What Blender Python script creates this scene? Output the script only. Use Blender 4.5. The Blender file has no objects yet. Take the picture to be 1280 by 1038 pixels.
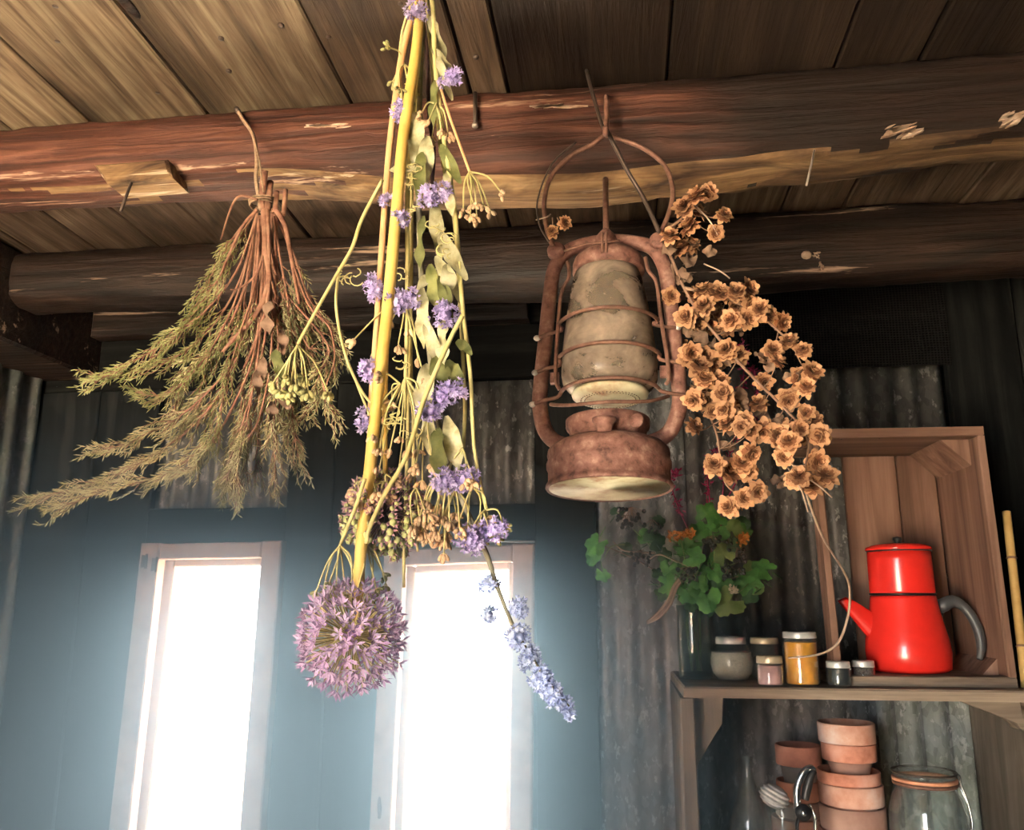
import bpy, math, random
from mathutils import Vector, Matrix, Euler, noise
random.seed(7)
sc = bpy.context.scene
COL = sc.collection
R = math.radians

# ---------------------------------------------------------------- camera
F = 1050.0
PITCH, YAW = 12.4, 7.4
CAMZ = 1.6
cam_d = bpy.data.cameras.new('camera'); cam = bpy.data.objects.new('camera', cam_d); COL.objects.link(cam)
cam.location = (0, 0, CAMZ)
cam.rotation_euler = Euler((R(90 + PITCH), 0, R(YAW)), 'XYZ')
cam_d.sensor_fit = 'HORIZONTAL'; cam_d.sensor_width = 36.0; cam_d.lens = 36.0 * F / 1280.0
cam_d.clip_start = 0.01
sc.camera = cam
CR = Euler((R(90 + PITCH), 0, R(YAW)), 'XYZ').to_matrix()

# ---------------------------------------------------------------- world, daylight, exposure
SKY = 9.0
GLARE, GLARE_G = 0.8, 0.72
SKYC = (0.86, 0.95, 1.0)
w = bpy.data.worlds.new('overcast_sky'); sc.world = w; w.use_nodes = True
bg = w.node_tree.nodes['Background']
bg.inputs[0].default_value = (*SKYC, 1); bg.inputs[1].default_value = SKY
sc.view_settings.view_transform = 'Standard'; sc.view_settings.look = 'None'
sc.view_settings.exposure = 1.6; sc.view_settings.gamma = 1.0
sc.view_settings.use_curve_mapping = False
sc.cycles.max_bounces = 8; sc.cycles.diffuse_bounces = 4; sc.cycles.transparent_max_bounces = 24
sc.cycles.volume_bounces = 0

sun_d = bpy.data.lights.new('sun', 'SUN'); sun = bpy.data.objects.new('sun', sun_d); COL.objects.link(sun)
sun_d.energy = 130.0; sun_d.angle = R(2.0); sun_d.color = (1.0, 0.9, 0.76)
sun.rotation_euler = Euler((R(38), 0, R(72)), 'XYZ')      # lights the yard outside the open door behind the camera

def portal(name, loc, rot, sx, sy):
    d = bpy.data.lights.new(name, 'AREA'); d.shape = 'RECTANGLE'; d.size = sx; d.size_y = sy
    d.cycles.is_portal = True
    o = bpy.data.objects.new(name, d); COL.objects.link(o); o.location = loc; o.rotation_euler = Euler([R(a) for a in rot], 'XYZ')
    return o

# ---------------------------------------------------------------- helpers
def ray(u, v):
    d = CR @ Vector(((u - 640) / F, (519 - v) / F, -1.0))
    return d
def P(u, v, Y):                       # the point of the place at depth Y that stands at that spot of the photograph
    d = ray(u, v); t = Y / d.y
    return Vector((d.x * t, Y, CAMZ + d.z * t))
def G(u, v, z):                       # the point on the level z
    d = ray(u, v); t = (z - CAMZ) / d.z
    return Vector((d.x * t, d.y * t, z))
def px(Y, n=1.0):                     # how long n pixels are at depth Y, about the middle
    return n * Y / F * 1.0

def rnd(a, b): return random.uniform(a, b)
def rvec(s=1.0): return Vector((rnd(-s, s), rnd(-s, s), rnd(-s, s)))
def perp(d):
    d = d.normalized(); a = Vector((0, 0, 1)) if abs(d.z) < 0.9 else Vector((1, 0, 0))
    s = d.cross(a).normalized(); return s, s.cross(d).normalized()

def smooth_path(pts, sub=4):
    if len(pts) < 3: return [Vector(p) for p in pts]
    out = []
    n = len(pts)
    for i in range(n - 1):
        p0 = pts[max(i - 1, 0)]; p1 = pts[i]; p2 = pts[i + 1]; p3 = pts[min(i + 2, n - 1)]
        for k in range(sub):
            t = k / sub
            out.append(0.5 * ((2 * p1) + (p2 - p0) * t + (2 * p0 - 5 * p1 + 4 * p2 - p3) * t * t + (3 * p1 - p0 - 3 * p2 + p3) * t ** 3))
    out.append(Vector(pts[-1]))
    return out

class MB:
    def __init__(s): s.v = []; s.f = []; s.mi = []; s.sm = []
    def add(s, vs, fs, m=0, smooth=True):
        o = len(s.v); s.v += [Vector(x) for x in vs]
        for f in fs:
            s.f.append([o + i for i in f]); s.mi.append(m); s.sm.append(smooth)
    def hexa(s, b, t, m=0):           # b and t: four corners each
        s.add(list(b) + list(t), [(3, 2, 1, 0), (4, 5, 6, 7), (0, 1, 5, 4), (1, 2, 6, 5), (2, 3, 7, 6), (3, 0, 4, 7)], m, False)
    def box(s, lo, hi, m=0):
        x0, y0, z0 = lo; x1, y1, z1 = hi
        s.hexa([(x0, y0, z0), (x1, y0, z0), (x1, y1, z0), (x0, y1, z0)], [(x0, y0, z1), (x1, y0, z1), (x1, y1, z1), (x0, y1, z1)], m)
    def board(s, q, n, t, ch=0.002, m=0):   # q: four front corners in order, n: towards the viewer, t: thickness
        q = [Vector(p) for p in q]; n = Vector(n).normalized(); c = sum(q, Vector()) / 4
        ins = []
        for i in range(4):
            a = (q[(i + 1) % 4] - q[i]).normalized(); b = (q[(i - 1) % 4] - q[i]).normalized()
            ins.append(q[i] + (a + b) * ch)
        mid = [p - n * ch for p in q]; back = [p - n * t for p in q]
        vs = ins + mid + back
        fs = [(0, 1, 2, 3), (11, 10, 9, 8)]
        for i in range(4):
            j = (i + 1) % 4
            fs += [(i, 4 + i, 4 + j, j), (4 + i, 8 + i, 8 + j, 4 + j)]
        nn = (q[1] - q[0]).cross(q[2] - q[0])
        if nn.dot(n) < 0: fs = [tuple(reversed(f)) for f in fs]
        s.add(vs, fs, m, False)
    def tube(s, pts, r, n=6, caps=True, m=0, smooth=True, squash=None):
        pts = [Vector(p) for p in pts]
        L = len(pts)
        if not hasattr(r, '__len__'): r = [r] * L
        elif len(r) != L:
            rr = []
            for i in range(L):
                x = i / (L - 1) * (len(r) - 1); k = min(int(x), len(r) - 2); rr.append(r[k] + (r[k + 1] - r[k]) * (x - k))
            r = rr
        d = (pts[1] - pts[0]).normalized(); a, b = perp(d)
        vs = []; fs = []
        for i in range(L):
            d2 = (pts[min(i + 1, L - 1)] - pts[max(i - 1, 0)])
            if d2.length < 1e-9: d2 = d
            d2.normalize()
            q = d.rotation_difference(d2); a = q @ a; b = q @ b; d = d2
            for k in range(n):
                t = 2 * math.pi * k / n
                vs.append(pts[i] + (a * math.cos(t) + b * math.sin(t) * (squash or 1)) * r[i])
        for i in range(L - 1):
            for k in range(n):
                k2 = (k + 1) % n
                fs.append((i * n + k, i * n + k2, (i + 1) * n + k2, (i + 1) * n + k))
        if caps:
            fs.append(tuple(range(n - 1, -1, -1))); fs.append(tuple((L - 1) * n + k for k in range(n)))
        s.add(vs, fs, m, smooth)
    def lathe(s, prof, c=(0, 0, 0), n=32, m=0, mat=None, smooth=True, close=False):
        c = Vector(c); vs = []; fs = []
        for (r, z) in prof:
            for k in range(n):
                t = 2 * math.pi * k / n
                p = Vector((r * math.cos(t), r * math.sin(t), z))
                if mat: p = mat @ p
                vs.append(c + p)
        L = len(prof)
        for i in range(L - 1 if not close else L):
            j = (i + 1) % L
            for k in range(n):
                k2 = (k + 1) % n
                fs.append((i * n + k, i * n + k2, j * n + k2, j * n + k))
        if not close:
            if prof[0][0] > 1e-6: fs.append(tuple(range(n - 1, -1, -1)))
            if prof[-1][0] > 1e-6: fs.append(tuple((L - 1) * n + k for k in range(n)))
        s.add(vs, fs, m, smooth)
    def ball(s, c, r, n=8, k=5, m=0, mat=None):
        if not hasattr(r, '__len__'): r = (r, r, r)
        c = Vector(c); vs = []; fs = []
        for i in range(k + 1):
            ph = math.pi * i / k
            for j in range(n):
                t = 2 * math.pi * j / n
                p = Vector((r[0] * math.sin(ph) * math.cos(t), r[1] * math.sin(ph) * math.sin(t), -r[2] * math.cos(ph)))
                if mat: p = mat @ p
                vs.append(c + p)
        for i in range(k):
            for j in range(n):
                j2 = (j + 1) % n
                fs.append((i * n + j, i * n + j2, (i + 1) * n + j2, (i + 1) * n + j))
        s.add(vs, fs, m, True)
    def spike(s, a, b, r, m=0):       # a thin three-sided needle
        a = Vector(a); b = Vector(b); d = b - a
        if d.length < 1e-6: return
        p, q = perp(d)
        mid = a + d * 0.6
        vs = [a + p * r * .6, a - p * r * .5 + q * r * .5, a - p * r * .5 - q * r * .5,
              mid + p * r, mid - p * r * .6 + q * r * .8, mid - p * r * .6 - q * r * .8, b]
        s.add(vs, [(0, 1, 4, 3), (1, 2, 5, 4), (2, 0, 3, 5), (3, 4, 6), (4, 5, 6), (5, 3, 6)], m, True)
    def petal(s, c, d, nrm, L, W, cup=0.2, m=0):
        d = d.normalized(); sd = d.cross(nrm).normalized(); n2 = sd.cross(d).normalized()
        vs = [c, c + d * L * .55 + sd * W * .5 + n2 * L * cup * .6, c + d * L * .55 - sd * W * .5 + n2 * L * cup * .6, c + d * L + n2 * L * cup * 1.6, c + d * L * .55 + n2 * L * cup * .25]
        s.add(vs, [(0, 1, 4), (0, 4, 2), (4, 1, 3), (2, 4, 3)], m, False)
    def leaf(s, base, d, nrm, L, W, curl=0.3, cup=0.2, twist=0.0, wav=0.0, n=7, m=0):
        d = Vector(d).normalized(); nrm = Vector(nrm)
        sd = d.cross(nrm).normalized(); nn = sd.cross(d).normalized()
        vs = []; fs = []
        pos = Vector(base); dr = d.copy()
        for i in range(n + 1):
            t = i / n
            wd = W * (math.sin(math.pi * min(1, t * 0.93 + 0.04)) ** 0.8) * .5
            tw = twist * t
            s2 = sd * math.cos(tw) + nn * math.sin(tw); n3 = nn * math.cos(tw) - sd * math.sin(tw)
            wv = wav * wd * math.sin(t * 11)
            vs += [pos + s2 * wd + n3 * (cup * wd + wv), pos.copy(), pos - s2 * wd + n3 * (cup * wd - wv)]
            ang = curl / n
            dr2 = dr * math.cos(ang) - nn * math.sin(ang); nn = (nn * math.cos(ang) + dr * math.sin(ang)); dr = dr2
            pos = pos + dr * (L / n)
        for i in range(n):
            a = 3 * i; b = a + 3
            fs += [(a, a + 1, b + 1, b), (a + 1, a + 2, b + 2, b + 1)]
        s.add(vs, fs, m, True)
    def lobed(s, c, nrm, up, r, m=0, lobes=5):     # a broad lobed leaf, stalk at the foot
        nrm = Vector(nrm).normalized(); up = (Vector(up) - nrm * Vector(up).dot(nrm)).normalized(); sd = up.cross(nrm)
        N = 30; vs = [Vector(c)]; fs = []
        for ring in (0.55, 1.0):
            for k in range(N):
                a = 2 * math.pi * k / N
                rr = r * (0.72 + 0.28 * abs(math.cos(a * lobes / 2))) * (0.6 + 0.4 * min(1, abs(math.pi - a) / .5 if False else 1))
                if abs(a - math.pi) < 0.35: rr *= 0.45
                rr *= 1 + 0.06 * math.sin(a * 13)
                p = Vector(c) + (up * math.cos(a) + sd * math.sin(a)) * rr * ring + nrm * (r * 0.16 * math.sin(a * 2.5 + r * 900) * ring - r * .12 * ring * ring)
                vs.append(p)
        for k in range(N):
            k2 = (k + 1) % N
            fs += [(0, 1 + k, 1 + k2), (1 + k, 1 + N + k, 1 + N + k2, 1 + k2)]
        s.add(vs, fs, m, True)
    def mesh(s, name, mats):
        me = bpy.data.meshes.new(name)
        me.from_pydata([tuple(p) for p in s.v], [], s.f)
        if not isinstance(mats, (list, tuple)): mats = [mats]
        for m in mats: me.materials.append(m)
        me.polygons.foreach_set('use_smooth', s.sm)
        if len(mats) > 1: me.polygons.foreach_set('material_index', s.mi)
        me.update()
        return me
    def build(s, name, mats, parent=None, local=False):
        off = Vector() if local else absloc(parent)
        if off.length > 0: s.v = [p - off for p in s.v]
        me = s.mesh(name, mats)
        o = bpy.data.objects.new(name, me); COL.objects.link(o)
        if parent: o.parent = parent
        return o

def absloc(o):
    p = Vector()
    while o: p += o.location; o = o.parent
    return p
def thing(name, label, cat, loc=(0, 0, 0), group=None):
    o = bpy.data.objects.new(name, None); COL.objects.link(o); o.location = loc; o.empty_display_size = .05
    o['label'] = label; o['category'] = cat
    if group: o['group'] = group
    return o
def tag(o, label, cat, group=None):
    o['label'] = label; o['category'] = cat
    if group: o['group'] = group
    return o
def struct(o, label=None, cat=None):
    o['kind'] = 'structure'
    if label: o['label'] = label
    if cat: o['category'] = cat
    return o
def stuff(o): o['kind'] = 'stuff'; return o
def empty(name, loc=(0, 0, 0), parent=None):
    o = bpy.data.objects.new(name, None); COL.objects.link(o); o.location = loc; o.empty_display_size = .05
    if parent: o.parent = parent
    return o

# ---------------------------------------------------------------- materials
def nodes(name):
    m = bpy.data.materials.new(name); m.use_nodes = True
    nt = m.node_tree; b = nt.nodes['Principled BSDF']
    return m, nt, b
def lk(nt, a, b): nt.links.new(a, b)
def ramp(nt, fac, stops):
    r = nt.nodes.new('ShaderNodeValToRGB'); lk(nt, fac, r.inputs[0])
    el = r.color_ramp.elements
    while len(el) < len(stops): el.new(0.5)
    for e, (p, c) in zip(el, stops):
        e.position = p; e.color = (*c, 1) if len(c) == 3 else c
    return r.outputs[0]
def tex(nt, co, scale, detail=4, rough=.55, dist=0.0):
    t = nt.nodes.new('ShaderNodeTexNoise'); lk(nt, co, t.inputs['Vector']); t.inputs['Scale'].default_value = scale
    t.inputs['Detail'].default_value = detail; t.inputs['Roughness'].default_value = rough; t.inputs['Distortion'].default_value = dist
    return t.outputs['Fac']
def mapping(nt, co, scale, loc=None):
    mp = nt.nodes.new('ShaderNodeMapping'); lk(nt, co, mp.inputs['Vector']); mp.inputs['Scale'].default_value = scale
    if loc is not None: lk(nt, loc, mp.inputs['Location'])
    return mp.outputs[0]
def mixc(nt, fac, a, b, mode='MIX'):
    x = nt.nodes.new('ShaderNodeMix'); x.data_type = 'RGBA'; x.blend_type = mode
    for s, val in ((x.inputs[0], fac), (x.inputs[6], a), (x.inputs[7], b)):
        if isinstance(val, (int, float)): s.default_value = val
        elif isinstance(val, tuple): s.default_value = (*val, 1)
        else: lk(nt, val, s)
    return x.outputs[2]
def bump(nt, b, h, strength=.3, dist=.01):
    bn = nt.nodes.new('ShaderNodeBump'); lk(nt, h, bn.inputs['Height']); bn.inputs['Strength'].default_value = strength; bn.inputs['Distance'].default_value = dist
    lk(nt, bn.outputs[0], b.inputs['Normal'])
def objco(nt): 
    t = nt.nodes.new('ShaderNodeTexCoord'); return t.outputs['Object']
def objrand(nt):
    i = nt.nodes.new('ShaderNodeObjectInfo'); return i.outputs['Random']
def mul(nt, a, k):
    n = nt.nodes.new('ShaderNodeMath'); n.operation = 'MULTIPLY'; lk(nt, a, n.inputs[0])
    if isinstance(k, (int, float)): n.inputs[1].default_value = k
    else: lk(nt, k, n.inputs[1])
    return n.outputs[0]

def wood(name, dark, mid, light, axis='x', rough=.75, stain=(0.02, 0.014, 0.01), stain_amt=.5, var=.35, grain=1.0, spec=.3, bumps=.35, pale=None, pale_at=.68, big=1.0, soot=None):
    m, nt, b = nodes(name)
    co = objco(nt); rn = objrand(nt); off = mul(nt, rn, 37.0)
    lo = {'x': (2.2, 42, 42), 'y': (42, 2.2, 42), 'z': (42, 42, 2.2)}[axis]
    bl = {'x': (2.5, 9, 9), 'y': (9, 2.5, 9), 'z': (9, 9, 2.5)}[axis]
    g = tex(nt, mapping(nt, co, tuple(x * grain for x in lo), off), 1.0, 5, .6, .6)
    c = ramp(nt, g, [(.28, dark), (.5, mid), (.74, light)])
    big = tex(nt, mapping(nt, co, tuple(x * big for x in bl), off), 1.0, 4, .6, 1.0)
    sf = ramp(nt, big, [(.45, (0, 0, 0)), (.72, (1, 1, 1))])
    c = mixc(nt, mul(nt, sf, stain_amt), c, stain)
    if pale:
        pf = tex(nt, mapping(nt, co, tuple(x * .8 for x in lo), off), .55, 6, .7, .3)
        pm = ramp(nt, pf, [(pale_at, (0, 0, 0)), (pale_at + .05, (1, 1, 1))])
        c = mixc(nt, pm, c, pale)
    if soot:                           # smoke-blackened length of the timber
        sx = nt.nodes.new('ShaderNodeSeparateXYZ'); lk(nt, co, sx.inputs[0])
        ma = nt.nodes.new('ShaderNodeMath'); ma.operation = 'MULTIPLY_ADD'; lk(nt, big, ma.inputs[0]); ma.inputs[1].default_value = .35; lk(nt, sx.outputs[0], ma.inputs[2])
        mr = nt.nodes.new('ShaderNodeMapRange'); mr.interpolation_type = 'SMOOTHSTEP'; lk(nt, ma.outputs[0], mr.inputs[0]); mr.inputs[1].default_value = soot[0]; mr.inputs[2].default_value = soot[1]; mr.inputs[4].default_value = soot[2]
        c = mixc(nt, mr.outputs[0], c, (.012, .008, .006))
    hs = nt.nodes.new('ShaderNodeHueSaturation'); lk(nt, c, hs.inputs['Color'])
    vv = nt.nodes.new('ShaderNodeMapRange'); lk(nt, rn, vv.inputs[0]); vv.inputs[3].default_value = 1 - var; vv.inputs[4].default_value = 1 + var
    lk(nt, vv.outputs[0], hs.inputs['Value'])
    lk(nt, hs.outputs[0], b.inputs['Base Color']); b.inputs['Roughness'].default_value = rough
    b.inputs['Specular IOR Level'].default_value = spec
    bump(nt, b, g, bumps, .006)
    return m
def mottled(name, cols, scale=40, rough=.7, metal=0.0, bumps=.2, var=0.0, detail=5, spec=.4, trans=0.0):
    m, nt, b = nodes(name)
    co = objco(nt)
    f = tex(nt, co, scale, detail, .6)
    n = len(cols); st = [(.32 + .36 * i / max(1, n - 1), c) for i, c in enumerate(cols)]
    c = ramp(nt, f, st)
    if var:
        hs = nt.nodes.new('ShaderNodeHueSaturation'); lk(nt, c, hs.inputs['Color'])
        vv = nt.nodes.new('ShaderNodeMapRange'); lk(nt, objrand(nt), vv.inputs[0]); vv.inputs[3].default_value = 1 - var; vv.inputs[4].default_value = 1 + var
        lk(nt, vv.outputs[0], hs.inputs['Value']); c = hs.outputs[0]
    lk(nt, c, b.inputs['Base Color']); b.inputs['Roughness'].default_value = rough; b.inputs['Metallic'].default_value = metal
    b.inputs['Specular IOR Level'].default_value = spec
    if bumps: bump(nt, b, f, bumps, .003)
    if trans:                          # thin petals and leaves let light through
        tr = nt.nodes.new('ShaderNodeBsdfTranslucent'); lk(nt, c, tr.inputs['Color'])
        mx = nt.nodes.new('ShaderNodeMixShader'); mx.inputs[0].default_value = trans
        lk(nt, b.outputs[0], mx.inputs[1]); lk(nt, tr.outputs[0], mx.inputs[2])
        lk(nt, mx.outputs[0], nt.nodes['Material Output'].inputs['Surface'])
    return m
def thin_glass(name, tint=(1, 1, 1), refl=1.0, dirt=None, dirt_amt=0.0, rough=.03):
    m = bpy.data.materials.new(name); m.use_nodes = True; nt = m.node_tree
    nt.nodes.remove(nt.nodes['Principled BSDF'])
    out = nt.nodes['Material Output']
    t = nt.nodes.new('ShaderNodeBsdfTransparent'); t.inputs[0].default_value = (*tint, 1)
    g = nt.nodes.new('ShaderNodeBsdfGlossy'); g.inputs['Roughness'].default_value = rough
    fr = nt.nodes.new('ShaderNodeLayerWeight'); fr.inputs[0].default_value = .5
    fm = nt.nodes.new('ShaderNodeMapRange'); lk(nt, fr.outputs['Facing'], fm.inputs[0]); fm.inputs[3].default_value = .04 * refl; fm.inputs[4].default_value = .55 * refl
    pw = nt.nodes.new('ShaderNodeMath'); pw.operation = 'POWER'; lk(nt, fr.outputs['Facing'], pw.inputs[0]); pw.inputs[1].default_value = 3.0; lk(nt, pw.outputs[0], fm.inputs[0])
    mx = nt.nodes.new('ShaderNodeMixShader'); lk(nt, fm.outputs[0], mx.inputs[0]); lk(nt, t.outputs[0], mx.inputs[1]); lk(nt, g.outputs[0], mx.inputs[2])
    res = mx.outputs[0]
    if dirt:
        co = objco(nt); f = tex(nt, co, 22, 6, .65); f2 = ramp(nt, tex(nt, co, 13, 6, .65, .6), [(.42, (dirt_amt * .45,) * 3), (.6, (dirt_amt,) * 3)])
        cc = ramp(nt, tex(nt, co, 35, 5), [(.35, tuple(x * .6 for x in dirt)), (.65, dirt)])
        d = nt.nodes.new('ShaderNodeBsdfDiffuse'); lk(nt, cc, d.inputs[0])
        m2 = nt.nodes.new('ShaderNodeMixShader'); lk(nt, f2, m2.inputs[0]); lk(nt, res, m2.inputs[1]); lk(nt, d.outputs[0], m2.inputs[2]); res = m2.outputs[0]
    lk(nt, res, out.inputs['Surface'])
    return m
def plain(name, c, rough=.5, metal=0.0, spec=.5, coat=0.0, vary=1.0):
    m, nt, b = nodes(name)
    b.inputs['Base Color'].default_value = (*c, 1); b.inputs['Roughness'].default_value = rough; b.inputs['Metallic'].default_value = metal
    b.inputs['Specular IOR Level'].default_value = spec; b.inputs['Coat Weight'].default_value = coat
    co = objco(nt); f = tex(nt, co, 60, 4)
    c2 = ramp(nt, f, [(.3, tuple(x * (1 - .15 * vary) for x in c)), (.7, tuple(min(1, x * (1 + .1 * vary)) for x in c))]); lk(nt, c2, b.inputs['Base Color'])
    return m

M = {}
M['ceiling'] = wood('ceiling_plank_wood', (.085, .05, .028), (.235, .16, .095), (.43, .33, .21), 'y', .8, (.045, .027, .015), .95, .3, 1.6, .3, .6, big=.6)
M['ceiling_dark'] = wood('shaded_ceiling_wood', (.01, .006, .004), (.024, .014, .009), (.048, .03, .02), 'y', .65, (.009, .005, .004), .8, .25, 1.4, .3, .6, pale=(.3, .22, .16), pale_at=.68)  # darker planks to the right: fading door light put into their tone
M['ceiling_mid'] = wood('brown_shaded_ceiling_wood', (.045, .026, .016), (.12, .075, .046), (.21, .145, .095), 'y', .75, (.03, .018, .011), .9, .2, 1.5, .3, .6, pale=(.3, .22, .16), pale_at=.7)
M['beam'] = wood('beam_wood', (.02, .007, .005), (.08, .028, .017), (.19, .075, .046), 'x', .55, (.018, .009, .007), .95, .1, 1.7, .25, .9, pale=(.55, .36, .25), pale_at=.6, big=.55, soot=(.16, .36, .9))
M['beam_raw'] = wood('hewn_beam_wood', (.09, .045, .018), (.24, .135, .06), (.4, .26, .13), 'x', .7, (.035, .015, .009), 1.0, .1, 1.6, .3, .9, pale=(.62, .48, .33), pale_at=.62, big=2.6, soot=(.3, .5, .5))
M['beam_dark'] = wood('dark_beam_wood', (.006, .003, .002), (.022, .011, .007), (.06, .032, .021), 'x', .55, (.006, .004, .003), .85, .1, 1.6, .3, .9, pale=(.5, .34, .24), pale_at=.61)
M['black_plank'] = wood('black_stained_board', (.006, .0065, .0065), (.012, .0125, .012), (.028, .028, .026), 'z', .75, (.004, .004, .004), .6, .3, .85, .05, .2)
M['black_plank_x'] = wood('black_stained_crossboard', (.004, .004, .004), (.008, .008, .0075), (.018, .017, .015), 'x', .85, (.003, .003, .003), .6, .3, .8, .05, .2)
M['grey_plank'] = wood('weathered_grey_board', (.05, .039, .03), (.11, .087, .066), (.19, .155, .12), 'z', .8, (.05, .038, .028), .6, .2)
M['shelf_wood'] = wood('shelf_wood', (.12, .085, .06), (.27, .2, .145), (.42, .33, .25), 'x', .75, (.07, .05, .04), .5, .15)
M['shelf_wood_z'] = wood('shelf_upright_wood', (.12, .085, .06), (.25, .19, .14), (.38, .3, .22), 'z', .75, (.07, .05, .04), .5, .15)
M['crate'] = wood('crate_wood', (.09, .045, .03), (.215, .115, .078), (.33, .19, .137), 'z', .75, (.12, .06, .035), .5, .15, .7)
M['crate_x'] = wood('crate_board_wood', (.09, .045, .03), (.215, .115, .078), (.33, .19, .137), 'x', .75, (.12, .06, .035), .5, .15, .7)
M['frame'] = mottled('window_frame_paint', [(.5, .34, .27), (.7, .5, .41), (.76, .58, .48)], 14, .6, 0, .1)
M['frame_inner'] = mottled('window_sash_paint', [(.55, .46, .38), (.7, .6, .5)], 18, .6, 0, .1)
def corrugated_mat(name, c0, c1, c2, spots):
    m, nt, b = nodes(name)
    co = objco(nt)
    vo = nt.nodes.new('ShaderNodeTexVoronoi'); lk(nt, mapping(nt, co, (1, 1, .6)), vo.inputs['Vector']); vo.inputs['Scale'].default_value = 95
    sp = nt.nodes.new('ShaderNodeSeparateColor'); lk(nt, vo.outputs['Color'], sp.inputs[0])
    n1 = tex(nt, mapping(nt, co, (1, 1, .45)), 16, 6, .65)
    ad = nt.nodes.new('ShaderNodeMix'); ad.data_type = 'FLOAT'; ad.inputs[0].default_value = .2; lk(nt, n1, ad.inputs[2]); lk(nt, sp.outputs[0], ad.inputs[3])
    c = ramp(nt, ad.outputs[0], [(.3, c0), (.5, c1), (.7, c2)])
    f = tex(nt, mapping(nt, co, (1, 1, .6)), 60, 5, .65); pm = ramp(nt, f, [(.585, (0, 0, 0)), (.635, (1, 1, 1))])
    c = mixc(nt, mul(nt, pm, .75), c, spots)
    lk(nt, c, b.inputs['Base Color']); b.inputs['Metallic'].default_value = .2; b.inputs['Roughness'].default_value = .5
    bump(nt, b, n1, .15, .004)
    return m
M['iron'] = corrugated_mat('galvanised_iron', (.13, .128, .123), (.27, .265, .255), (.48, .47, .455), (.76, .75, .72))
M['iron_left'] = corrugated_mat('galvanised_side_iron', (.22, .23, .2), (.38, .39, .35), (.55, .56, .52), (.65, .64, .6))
M['iron_dark'] = corrugated_mat('shaded_iron', (.05, .047, .043), (.105, .098, .09), (.19, .18, .165), (.42, .4, .37))  # darker copy of the galvanised iron, beam shade put into its colour
M['rust'] = mottled('rusty_iron', [(.09, .036, .026), (.195, .086, .063), (.25, .12, .088), (.37, .21, .16)], 75, .7, .15, .6)
M['rust_wire'] = mottled('rusty_wire', [(.13, .06, .04), (.26, .13, .09)], 90, .6, .3, .3)
M['cream'] = mottled('cream_enamel_underside', [(.3, .13, .07), (.55, .5, .32), (.68, .64, .46)], 24, .6, 0, .1)
M['solder'] = plain('solder_bead', (.6, .55, .48), .4, .5)
M['globe'] = thin_glass('dusty_globe_glass', (.7, .68, .56), .6, (.42, .32, .24), .8, .12)
M['nail'] = plain('nail_steel', (.1, .07, .055), .5, .6)
M['nailhead'] = plain('worn_nail_head', (.5, .42, .34), .4, .6)
M['twine'] = mottled('jute_twine', [(.25, .15, .09), (.42, .28, .18)], 200, .9)
M['heath_wood'] = mottled('heather_bark', [(.14, .06, .035), (.28, .13, .08), (.36, .19, .12)], 60, .8)
M['heath_needle'] = mottled('heather_needles', [(.27, .24, .1), (.5, .46, .23), (.7, .66, .4)], 30, .7, 0, 0, .25, trans=.2)
M['heath_green'] = mottled('green_heather_needles', [(.13, .135, .04), (.3, .3, .11), (.48, .46, .22)], 30, .7, 0, 0, .25, trans=.2)
M['stem_yellow'] = mottled('yellow_stalk', [(.6, .38, .08), (.78, .54, .16)], 25, .5, 0, .1)
M['stem_peach'] = mottled('peach_stalk', [(.62, .33, .15), (.75, .46, .22)], 20, .5, 0, .1)
M['stem_straw'] = mottled('straw_stem', [(.45, .38, .14), (.62, .54, .24)], 40, .6)
M['stem_grey'] = mottled('grey_stem', [(.16, .14, .09), (.29, .26, .18)], 50, .7)
M['seed'] = mottled('tan_seed', [(.45, .27, .14), (.68, .47, .29)], 90, .7, 0, 0, .2)
M['seed_green'] = mottled('olive_seed', [(.3, .28, .1), (.5, .45, .2)], 90, .7, 0, 0, .2)
M['purple'] = mottled('purple_petal', [(.36, .27, .55), (.55, .45, .75), (.76, .68, .88)], 130, .7, 0, 0, .15, trans=.3)
M['blue'] = mottled('pale_blue_petal', [(.36, .42, .68), (.56, .62, .84), (.76, .8, .93)], 130, .7, 0, 0, .15, trans=.3)
M['pink'] = mottled('mauve_petal', [(.4, .22, .42), (.6, .42, .62), (.75, .6, .78)], 80, .7, 0, 0, .1, trans=.3)
M['maroon'] = mottled('maroon_floret', [(.36, .17, .22), (.56, .34, .4)], 90, .8, trans=.2)
M['green_pod'] = mottled('green_pod', [(.34, .36, .12), (.55, .56, .26)], 60, .6)
M['dry_leaf'] = mottled('dry_pale_leaf', [(.25, .22, .1), (.46, .42, .24), (.6, .56, .38)], 60, .7, 0, .2, .25, trans=.25)
M['dry_leaf_green'] = mottled('dry_green_leaf', [(.1, .11, .03), (.24, .24, .08)], 60, .7, 0, .2, .2, trans=.25)
M['dark_stem'] = mottled('dark_stem', [(.04, .02, .02), (.1, .05, .05)], 60, .7)
m, nt, b = nodes('copper_dry_petal'); co = objco(nt)
ln = nt.nodes.new('ShaderNodeVectorMath'); ln.operation = 'LENGTH'; lk(nt, co, ln.inputs[0])
nzz = tex(nt, co, 3.5, 4); ad = nt.nodes.new('ShaderNodeMath'); ad.operation = 'MULTIPLY_ADD'; lk(nt, nzz, ad.inputs[0]); ad.inputs[1].default_value = .7; lk(nt, ln.outputs['Value'], ad.inputs[2])
c = ramp(nt, ad.outputs[0], [(.5, (.16, .06, .024)), (1.0, (.29, .11, .043)), (1.32, (.42, .18, .075)), (1.6, (.6, .31, .155))])
for e in c.node.color_ramp.elements: e.position = e.position / 1.65
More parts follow.
